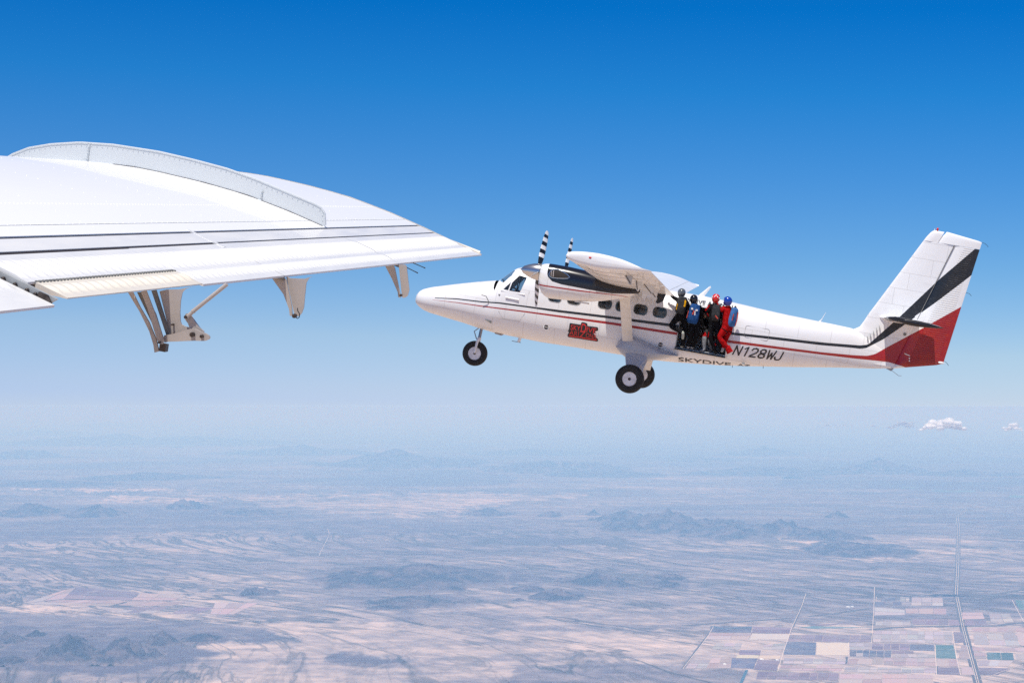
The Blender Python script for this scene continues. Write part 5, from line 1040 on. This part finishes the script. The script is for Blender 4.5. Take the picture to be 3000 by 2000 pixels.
# ------------------------------------------------------------------ people hanging in the doorway
PEOPLE = {
  'P1': {'pelvis': (7.841, -1.02, 2.43), 'waist': (7.824, -1.02, 2.616), 'chest': (7.803, -1.0, 2.77), 'neck': (7.757, -1.0, 2.895), 'head': (7.734, -1.0, 3.025), 'Lsh': (7.673, -0.98, 2.833), 'Lel': (7.556, -0.95, 2.86), 'Lwr': (7.451, -0.93, 2.913), 'Rsh': (7.906, -0.98, 2.843), 'Rel': (8.004, -0.95, 2.679), 'Rwr': (8.063, -0.8, 2.564), 'Lhip': (7.781, -1.02, 2.373), 'Lkn': (7.582, -1.0, 2.07), 'Lank': (7.944, -1.15, 1.947), 'Ltoe': (7.999, -1.1, 1.752), 'Rhip': (7.919, -1.0, 2.381), 'Rkn': (8.031, -0.97, 2.008), 'Rank': (8.003, -0.85, 1.592), 'Rtoe': (7.972, -0.75, 1.506)},
  'P2': {'head': (8.107, -1.0, 2.909), 'neck': (8.158, -1.0, 2.8), 'chest': (8.18, -1.0, 2.679), 'waist': (8.215, -1.0, 2.481), 'pelvis': (8.25, -1.0, 2.283), 'Lsh': (8.064, -0.98, 2.705), 'Lel': (8.052, -0.95, 2.499), 'Lwr': (8.126, -0.8, 2.386), 'Rsh': (8.295, -0.98, 2.73), 'Rel': (8.401, -0.95, 2.561), 'Rwr': (8.408, -0.85, 2.405), 'Lhip': (8.198, -1.0, 2.226), 'Lkn': (8.19, -0.98, 1.911), 'Lank': (8.188, -0.85, 1.609), 'Ltoe': (8.141, -0.8, 1.505), 'Rhip': (8.334, -1.0, 2.251), 'Rkn': (8.375, -0.98, 1.928), 'Rank': (8.298, -0.85, 1.613), 'Rtoe': (8.279, -0.8, 1.522)},
  'P3': {'head': (8.72, -1.05, 3.04), 'neck': (8.747, -1.02, 2.919), 'chest': (8.756, -1.0, 2.78), 'waist': (8.761, -1.0, 2.577), 'pelvis': (8.793, -1.0, 2.395), 'Lsh': (8.609, -1.0, 2.817), 'Lel': (8.512, -1.05, 2.627), 'Lwr': (8.6, -0.95, 2.502), 'Rsh': (8.856, -1.0, 2.829), 'Rel': (8.962, -0.95, 2.66), 'Rwr': (8.917, -0.8, 2.526), 'Lhip': (8.741, -1.0, 2.338), 'Lkn': (8.74, -1.0, 1.993), 'Lank': (8.925, -0.92, 1.632), 'Ltoe': (8.996, -0.92, 1.496), 'Rhip': (8.877, -1.0, 2.362), 'Rkn': (8.99, -1.0, 1.991), 'Rank': (9.112, -0.92, 1.635), 'Rtoe': (9.178, -0.9, 1.52)},
  'P4': {'head': (9.06, -1.1, 3.021), 'neck': (9.088, -1.1, 2.908), 'chest': (9.09, -1.08, 2.76), 'waist': (9.124, -1.05, 2.563), 'pelvis': (9.184, -1.05, 2.355), 'Lsh': (8.987, -1.1, 2.82), 'Lel': (8.946, -1.2, 2.727), 'Lwr': (8.832, -1.15, 2.871), 'Rsh': (9.154, -1.0, 2.819), 'Rel': (9.089, -0.9, 2.635), 'Rwr': (9.002, -0.85, 2.761), 'Lhip': (9.152, -1.1, 2.287), 'Lkn': (8.996, -1.15, 1.993), 'Lank': (9.289, -1.15, 1.749), 'Ltoe': (9.363, -1.15, 1.59), 'Rhip': (9.246, -1.0, 2.303), 'Rkn': (9.181, -0.98, 1.962), 'Rank': (9.158, -0.95, 1.738), 'Rtoe': (9.139, -0.95, 1.577)},
  'P5': {'head': (8.464, -0.45, 2.588), 'neck': (8.499, -0.42, 2.468), 'chest': (8.533, -0.4, 2.362), 'waist': (8.574, -0.38, 2.259), 'pelvis': (8.615, -0.35, 2.154), 'Lsh': (8.431, -0.45, 2.329), 'Lel': (8.4, -0.75, 2.372), 'Lwr': (8.499, -0.7, 2.2), 'Rsh': (8.643, -0.4, 2.366), 'Rel': (8.708, -0.5, 2.204), 'Rwr': (8.656, -0.6, 2.085), 'Lhip': (8.595, -0.4, 2.104), 'Lkn': (8.57, -0.74, 1.992), 'Lank': (8.625, -0.78, 1.608), 'Ltoe': (8.522, -0.86, 1.504), 'Rhip': (8.653, -0.35, 2.114), 'Rkn': (8.678, -0.6, 1.962), 'Rank': (8.819, -0.6, 1.608), 'Rtoe': (8.773, -0.68, 1.538)},
}

PEOPLE['pilot'] = {'head': (3.40, -0.36, 2.62), 'neck': (3.40, -0.36, 2.50), 'chest': (3.38, -0.36, 2.34), 'waist': (3.36, -0.36, 2.12), 'pelvis': (3.34, -0.36, 1.92), 'Lsh': (3.37, -0.54, 2.40), 'Lel': (3.22, -0.60, 2.20), 'Lwr': (3.00, -0.52, 2.30),
  'Rsh': (3.37, -0.18, 2.40), 'Rel': (3.2, -0.12, 2.2), 'Rwr': (3.0, -0.08, 2.25), 'Lhip': (3.30, -0.46, 1.90), 'Lkn': (2.92, -0.46, 1.98), 'Lank': (2.75, -0.46, 1.62), 'Ltoe': (2.62, -0.46, 1.55), 'Rhip': (3.30, -0.26, 1.90), 'Rkn': (2.92, -0.26, 1.98), 'Rank': (2.75, -0.26, 1.62), 'Rtoe': (2.62, -0.26, 1.55)}
M_skin = mat('skin', (0.52, 0.31, 0.22), 0.5); M_shoe = mat('grey_shoe', (0.30, 0.31, 0.33), 0.6, noise=0.4, nscale=30)
def fabric(n, c): return mat(n, c, 0.95, spec=0.05, noise=0.45, nscale=16)
F_blk = fabric('black_jumpsuit_cloth', (0.012, 0.012, 0.014)); F_red = fabric('red_jumpsuit_cloth', (0.36, 0.007, 0.008)); F_char = fabric('charcoal_cloth', (0.04, 0.042, 0.045)); F_blue = fabric('blue_pack_cloth', (0.022, 0.075, 0.22)); F_navy = fabric('navy_cloth', (0.01, 0.02, 0.07))
F_yel = fabric('yellow_webbing', (0.75, 0.38, 0.01)); F_wht = fabric('white_patch', (0.8, 0.8, 0.8)); F_coral = fabric('coral_piping', (0.62, 0.10, 0.07)); F_gry = fabric('grey_gaiter_cloth', (0.22, 0.23, 0.25)); F_aqua = fabric('aqua_tag', (0.1, 0.5, 0.4)); F_shirt = fabric('blue_shirt', (0.12, 0.2, 0.4))
def person(key, label, face, suit, leg=None, legL=None, shin=None, shoe=M_shoe, sleeve=None, glove=None, sx=1.0, bulk=1.18):
    J = {k: Vector(v) for k, v in PEOPLE[key].items()}
    face = Vector(face).normalized(); root_loc = J['pelvis'].copy()
    bones = []; verts = []; rad = []; mi = []
    def V(p, r, m): verts.append(Vector(p)); rad.append(r); mi.append(m); return len(verts) - 1
    E = []
    leg = leg or suit; shin = shin or leg; sleeve = sleeve or suit; glove = glove or M_skin; legL = legL or leg
    mats_ = [suit, leg, legL, shin, shoe, sleeve, glove, M_skin]
    pv = V(J['pelvis'], (0.125 * sx, 0.115), 0); wa = V(J['waist'], (0.12 * sx, 0.105), 0); ch = V(J['chest'], (0.145 * sx, 0.115), 0); nb = V(J['neck'].lerp(J['chest'], 0.25), (0.075, 0.07), 0)
    nk = V(J['neck'].lerp(J['head'], 0.3), (0.052, 0.052), 7); hd = V(J['head'] - Vector((0, 0, 0.02)), (0.078, 0.085), 7); ht = V(J['head'] + Vector((0, 0, 0.06)), (0.072, 0.078), 7)
    ns = V(J['head'] + face * 0.098 - Vector((0, 0, 0.012)), (0.012, 0.012), 7)
    E += [(pv, wa), (wa, ch), (ch, nb), (nb, nk), (nk, hd), (hd, ht), (hd, ns)]
    for S in 'LR':
        sh = V(J[S + 'sh'], (0.068, 0.068), 5); ua = V(J[S + 'sh'].lerp(J[S + 'el'], 0.5), (0.054, 0.054), 5); el = V(J[S + 'el'], (0.046, 0.046), 5); fa = V(J[S + 'el'].lerp(J[S + 'wr'], 0.5), (0.042, 0.042), 5); wr = V(J[S + 'wr'], (0.028, 0.028), 6)
        E += [(ch, sh), (sh, ua), (ua, el), (el, fa), (fa, wr)]
        d = (J[S + 'wr'] - J[S + 'el']).normalized(); side = d.cross(face).normalized() if d.cross(face).length > 0.1 else Vector((0, 0, 1)); 
        pm = V(J[S + 'wr'] + d * 0.05, (0.034, 0.018), 6); E.append((wr, pm))
        for q, (off, ln) in enumerate(((-0.028, 0.062), (-0.010, 0.072), (0.009, 0.068), (0.027, 0.052))):
            b0 = V(J[S + 'wr'] + d * 0.085 + side * off, (0.010, 0.010), 6); b1 = V(J[S + 'wr'] + d * (0.085 + ln * 0.5) + side * off * 1.15 + face * 0.008, (0.009, 0.009), 6); b2 = V(J[S + 'wr'] + d * (0.085 + ln * 0.8) + side * off * 1.2 + face * 0.03, (0.008, 0.008), 6); E += [(pm, b0), (b0, b1), (b1, b2)]
        t0 = V(J[S + 'wr'] + d * 0.035 - side * 0.042, (0.011, 0.011), 6); t1 = V(J[S + 'wr'] + d * 0.065 - side * 0.058 + face * 0.015, (0.010, 0.010), 6); E += [(wr, t0), (t0, t1)]
        lg = 2 if S == 'L' else 1
        hp = V(J[S + 'hip'], (0.098, 0.098), lg); th = V(J[S + 'hip'].lerp(J[S + 'kn'], 0.5), (0.088, 0.088), lg); kn = V(J[S + 'kn'], (0.068, 0.068), lg); ca = V(J[S + 'kn'].lerp(J[S + 'ank'], 0.4), (0.066, 0.066), 3); an = V(J[S + 'ank'], (0.048, 0.048), 3)
        hl = V(J[S + 'ank'] + (J[S + 'ank'] - J[S + 'kn']).normalized() * 0.05, (0.042, 0.042), 4); to = V(J[S + 'toe'], (0.036, 0.03), 4)
        E += [(pv, hp), (hp, th), (th, kn), (kn, ca), (ca, an), (an, hl), (hl, to)]
    bm = bmesh.new(); L = bm.verts.layers.skin.verify(); bv = []
    for i, (p, r) in enumerate(zip(verts, rad)):
        v = bm.verts.new(p - root_loc); v[L].radius = (r[0] * bulk, r[1] * bulk) if r[0] > 0.02 else r; v[L].use_root = (i == 0); bv.append(v)
    for a, c in E: bm.edges.new((bv[a], bv[c]))
    me = bpy.data.meshes.new('p'); bm.to_mesh(me); bm.free()
    o = bpy.data.objects.new('person', me); COL.objects.link(o); sk = o.modifiers.new('skin', 'SKIN'); sk.use_smooth_shade = True; ss = o.modifiers.new('sub', 'SUBSURF'); ss.levels = 2; ss.render_levels = 2
    dg = bpy.context.evaluated_depsgraph_get(); m2 = bpy.data.meshes.new_from_object(o.evaluated_get(dg)); o.modifiers.clear(); o.data = m2; bpy.data.meshes.remove(me); m2.name = 'person_body'
    for m_ in mats_: m2.materials.append(m_)
    seg = [(verts[a] - root_loc, verts[c] - root_loc, mi[a], mi[c]) for a, c in E]
    for p in m2.polygons:
        best = (9, 0)
        for a, c, ma, mc_ in seg:
            d = c - a; t = max(0, min(1, (p.center - a).dot(d) / max(d.length_squared, 1e-9))); dd = (p.center - (a + d * t)).length
            if dd < best[0]: best = (dd, ma if t < 0.5 else mc_)
        p.material_index = best[1]
    m2.shade_smooth()
    o.matrix_world = MPL @ Matrix.Translation(root_loc)
    tag(o, label, 'person'); return o, J, root_loc
def helmet(o, J, rl, face, m, fullface=False, visor=None, spots=None):
    f = Vector(face).normalized(); c = J['head'] + Vector((0, 0, 0.02)) - rl; up = Vector((0, 0, 1)); sd_ = f.cross(up)
    b = MB(); n1, n2 = 16, 24
    V = []; Fc = []
    for i in range(n1 + 1):
        th = math.pi * i / n1
        for k in range(n2):
            ph = 2 * math.pi * k / n2; d = Vector((math.sin(th) * math.cos(ph), math.sin(th) * math.sin(ph), math.cos(th)))
            V.append(c + f * (d.x * 0.122) + sd_ * (d.y * 0.105) + up * (d.z * (0.118 if d.z > 0 else 0.135)))
    for i in range(n1):
        for k in range(n2):
            th = math.pi * (i + 0.5) / n1; ph = 2 * math.pi * (k + 0.5) / n2; x, z = math.sin(th) * math.cos(ph), math.cos(th)
            if z < -0.93: continue
            if fullface:
                if x > 0.62 and -0.42 < z < 0.42: continue
            elif x > 0.35 and z < 0.35: continue
            elif x > -0.2 and z < -0.62: continue
            j = (k + 1) % n2; Fc.append((i * n2 + k, (i + 1) * n2 + k, (i + 1) * n2 + j, i * n2 + j))
    b.add(V, Fc); h = b.build('helmet', m, o, 60)
    md = h.modifiers.new('thick', 'SOLIDIFY'); md.thickness = 0.012; md.offset = 1
    if spots:
        q = MB()
        for a, z in spots:
            d = Vector((math.cos(a), math.sin(a), 0)) * math.sqrt(1 - z * z) + Vector((0, 0, z)); p = c + Vector((d.x * 0.125, d.y * 0.125, d.z * 0.125)); q.ball(tuple(p), 0.024, 5, 0, (1, 0.6, 1))
        q.build('helmet_patch', F_wht, h)
    g = MB(); p = c + f * 0.105 + up * 0.005
    rr = []
    for t in np.linspace(-1.1, 1.1, 10): p_ = c + f * (0.108 * math.cos(t)) + sd_ * (0.098 * math.sin(t)) + up * 0.005; rr.append([tuple(p_ + up * z_ + f * y_) for z_, y_ in ((-0.024, 0), (0.024, 0), (0.024, -0.012), (-0.024, -0.012))])
    g.loft(rr); g.build('goggles', M_glass, o, 50)
    return h
def pack(o, J, rl, c, axis_up, size, normal, m, extras=()):
    """rounded container worn on the back: c centre, size (width, height, depth)"""
    n = Vector(normal).normalized(); u = Vector(axis_up).normalized(); w = u.cross(n).normalized(); u = n.cross(w)
    c = Vector(c) - rl; b = MB(); rr = []
    for t, k, dpt in ((-1, 0.55, 0.35), (-0.93, 0.78, 0.7), (-0.75, 0.95, 0.95), (-0.3, 1.0, 1.08), (0.0, 0.97, 1.0), (0.35, 0.93, 0.9), (0.75, 0.86, 0.75), (0.93, 0.72, 0.55), (1, 0.5, 0.3)):
        ring = []
        for a in [2 * math.pi * i / 20 for i in range(20)]:
            ca, sa = math.cos(a), math.sin(a); ring.append(tuple(c + u * (t * size[1] / 2) + w * (size[0] / 2 * k * math.copysign(abs(ca) ** 0.6, ca)) + n * (size[2] / 2 * dpt * math.copysign(abs(sa) ** 0.7, sa))))
        rr.append(ring)
    b.loft(rr); pk = b.build('parachute_pack', m, o, 60)
    for nm, pts, r, mm_ in extras:     # strips and patches on the outer face, in (across, up) of the pack
        q = MB(); q.tube([tuple(c + w * (x * size[0] / 2) + u * (y * size[1] / 2) + n * (size[2] / 2 * (1.06 - 0.22 * abs(y)))) for x, y in pts], r, 6); q.build(nm, mm_, pk, 60)
    s_ = MB()
    for S in 'LR':
        P0 = J[S + 'sh'] - rl; s_.tube([tuple(P0 + n * 0.07), tuple(P0 + Vector((0, 0, 0.055))), tuple(P0 - n * 0.07), tuple(J[S + 'hip'] - rl - n * 0.09)], 0.018, 5)
    s_.build('harness', m, o, 60)
    s_ = MB()
    for S in 'LR':
        H_ = J[S + 'hip'].lerp(J[S + 'kn'], 0.25) - rl; d = (J[S + 'kn'] - J[S + 'hip']).normalized(); a = d.orthogonal().normalized(); e = d.cross(a)
        s_.tube([tuple(H_ + (a * math.cos(t) + e * math.sin(t)) * 0.102) for t in np.linspace(0, 2 * math.pi, 13)], 0.014, 5)
    s_.build('leg_strap', F_blk, o, 60)
    return pk
IN, OUT = (0, 1, 0), (0, -1, 0)
o, J, rl = person('P1', 'skydiver in black with grey helmet and yellow striped pack gripping the front door edge', IN, F_blk, shoe=mat('pale_sole', (0.45, 0.47, 0.40), 0.6, noise=0.4, nscale=40), glove=F_char, sx=1.1)
helmet(o, J, rl, IN, mat('grey_helmet_shell', (0.09, 0.10, 0.11), 0.2, coat=0.5)); pack(o, J, rl, (7.80, -1.20, 2.70), (0.03, 0.1, 1), (0.30, 0.50, 0.17), OUT, F_char, [('yellow_strip', [(0.62, 0.65), (0.70, 0.2), (0.66, -0.1)], 0.028, F_yel), ('side_strip', [(-0.72, 0.1), (-0.72, -0.6)], 0.014, F_yel)])
o, J, rl = person('P2', 'skydiver with black helmet and blue pack bearing two white ovals', IN, F_blk, shoe=M_shoe, glove=F_char, sx=1.1)
helmet(o, J, rl, IN, mat('black_helmet_shell', (0.012, 0.012, 0.013), 0.15, coat=0.5)); pack(o, J, rl, (8.19, -1.22, 2.52), (0.04, 0.06, 1), (0.33, 0.56, 0.2), OUT, F_blue, [('oval_patch', [(0.36, 0.50), (0.40, 0.34)], 0.034, F_wht), ('oval_patch', [(-0.40, 0.56), (-0.36, 0.38)], 0.034, F_wht), ('red_wedge', [(-0.02, 0.32), (-0.12, -0.08)], 0.022, F_coral), ('white_wedge', [(0.14, 0.28), (0.26, -0.12)], 0.016, F_wht), ('piping', [(-0.93, 0.2), (-1.0, -0.55)], 0.010, F_coral)])
o, J, rl = person('P3', 'skydiver in black with red spotted helmet and dark grey pack', IN, F_blk, shoe=F_blk, glove=F_char, sx=1.1)
hr = helmet(o, J, rl, IN, mat('red_helmet_shell', (0.62, 0.01, 0.008), 0.2, coat=0.5), spots=[(-1.9, 0.3), (-1.2, 0.35), (-1.55, 0.75), (-0.7, 0.1), (-2.5, 0.15)]); pack(o, J, rl, (8.80, -1.20, 2.66), (-0.10, 0.06, 1), (0.25, 0.46, 0.16), OUT, F_char, [('red_mark', [(-0.1, -0.35), (0.5, -0.72)], 0.022, F_coral)])
b = MB(); b.tube([tuple(J['Lsh'] - rl + Vector((-0.03, -0.055, 0.02))), tuple(J['Lsh'].lerp(J['Lel'], 0.9) - rl + Vector((-0.03, -0.045, 0.02)))], 0.024, 6); b.tube([tuple(J['Lel'].lerp(J['Lwr'], 0.25) - rl + Vector((0.02, -0.05, 0))), tuple(J['Lel'].lerp(J['Lwr'], 0.8) - rl + Vector((0.02, -0.045, 0)))], 0.018, 6); b.build('red_sleeve_stripe', F_red, o)
b = MB(); b.tube([tuple(J['Lkn'] - rl + Vector((-0.04, -0.06, 0.14))), tuple(J['Lkn'] - rl + Vector((-0.05, -0.06, -0.06)))], 0.014, 5); b.tube([tuple(J['Lank'] - rl + Vector((-0.02, -0.05, 0.17))), tuple(J['Lank'] - rl + Vector((0.03, -0.05, 0.11)))], 0.02, 5); b.build('red_leg_mark', F_red, o)
o, J, rl = person('P4', 'skydiver in a red suit with blue full face helmet and light blue pack', (-1, 0.15, 0), F_red, shoe=M_shoe, glove=F_red)
helmet(o, J, rl, (-1, 0.15, 0), mat('blue_helmet_shell', (0.008, 0.045, 0.32), 0.2, coat=0.5), True); pack(o, J, rl, (9.30, -1.12, 2.62), (0.10, 0.0, 1), (0.27, 0.54, 0.17), (0.75, -0.66, 0), mat('light_blue_pack_cloth', (0.035, 0.14, 0.36), 0.85, noise=0.4, nscale=16), [('piping', [(0.45, 0.6), (0.55, -0.2), (0.5, -0.85)], 0.016, F_coral), ('piping', [(-0.75, 0.3), (-0.80, -0.4)], 0.014, F_coral)])
b = MB(); c0 = J['waist'].lerp(J['pelvis'], 0.75) - rl; b.loft([[tuple(c0 + Vector((0.145 * math.cos(a), 0.135 * math.sin(a), dz - 0.02 * math.cos(a)))) for a in [2 * math.pi * k / 20 for k in range(20)]] for dz in (-0.055, 0.0, 0.055)]); b.build('waist_band', fabric('royal_blue_cloth', (0.01, 0.05, 0.3)), o, 60)
b = MB(); P = [J['Lank'] - rl + Vector((0, 0, 0.06)), J['Lank'] - rl + Vector((0.04, 0, -0.05)), J['Ltoe'] - rl + Vector((0.03, 0.0, 0.03))]; b.tube([tuple(p) for p in P], [0.055, 0.085, 0.098], 12); b.build('trouser_flare', F_red, o, 60)
o, J, rl = person('P5', 'skydiver crouching inside the dark doorway with a red knee and grey gaiters', OUT, F_blk, leg=F_blk, legL=F_red, shin=F_gry, shoe=F_gry, glove=F_char)
helmet(o, J, rl, OUT, mat('dull_black_helmet', (0.01, 0.01, 0.011), 0.4))
o, J, rl = person('pilot', 'pilot in a pale blue shirt seated at the cockpit side window', (-1, 0, 0), F_shirt, leg=F_char, shoe=F_blk, sleeve=M_skin, bulk=1.0)
b = MB(); c0 = J['head'] - rl; 
for s_ in (-1, 1): b.ball((c0.x, c0.y + s_ * 0.085, c0.z), 0.035, 6, 0, (1, 0.5, 1.2))
b.tube([(c0.x, c0.y - 0.085, c0.z), (c0.x, c0.y - 0.07, c0.z + 0.10), (c0.x, c0.y, c0.z + 0.135), (c0.x, c0.y + 0.07, c0.z + 0.10), (c0.x, c0.y + 0.085, c0.z)], 0.012, 6); b.build('headset', M_black, o, 60)
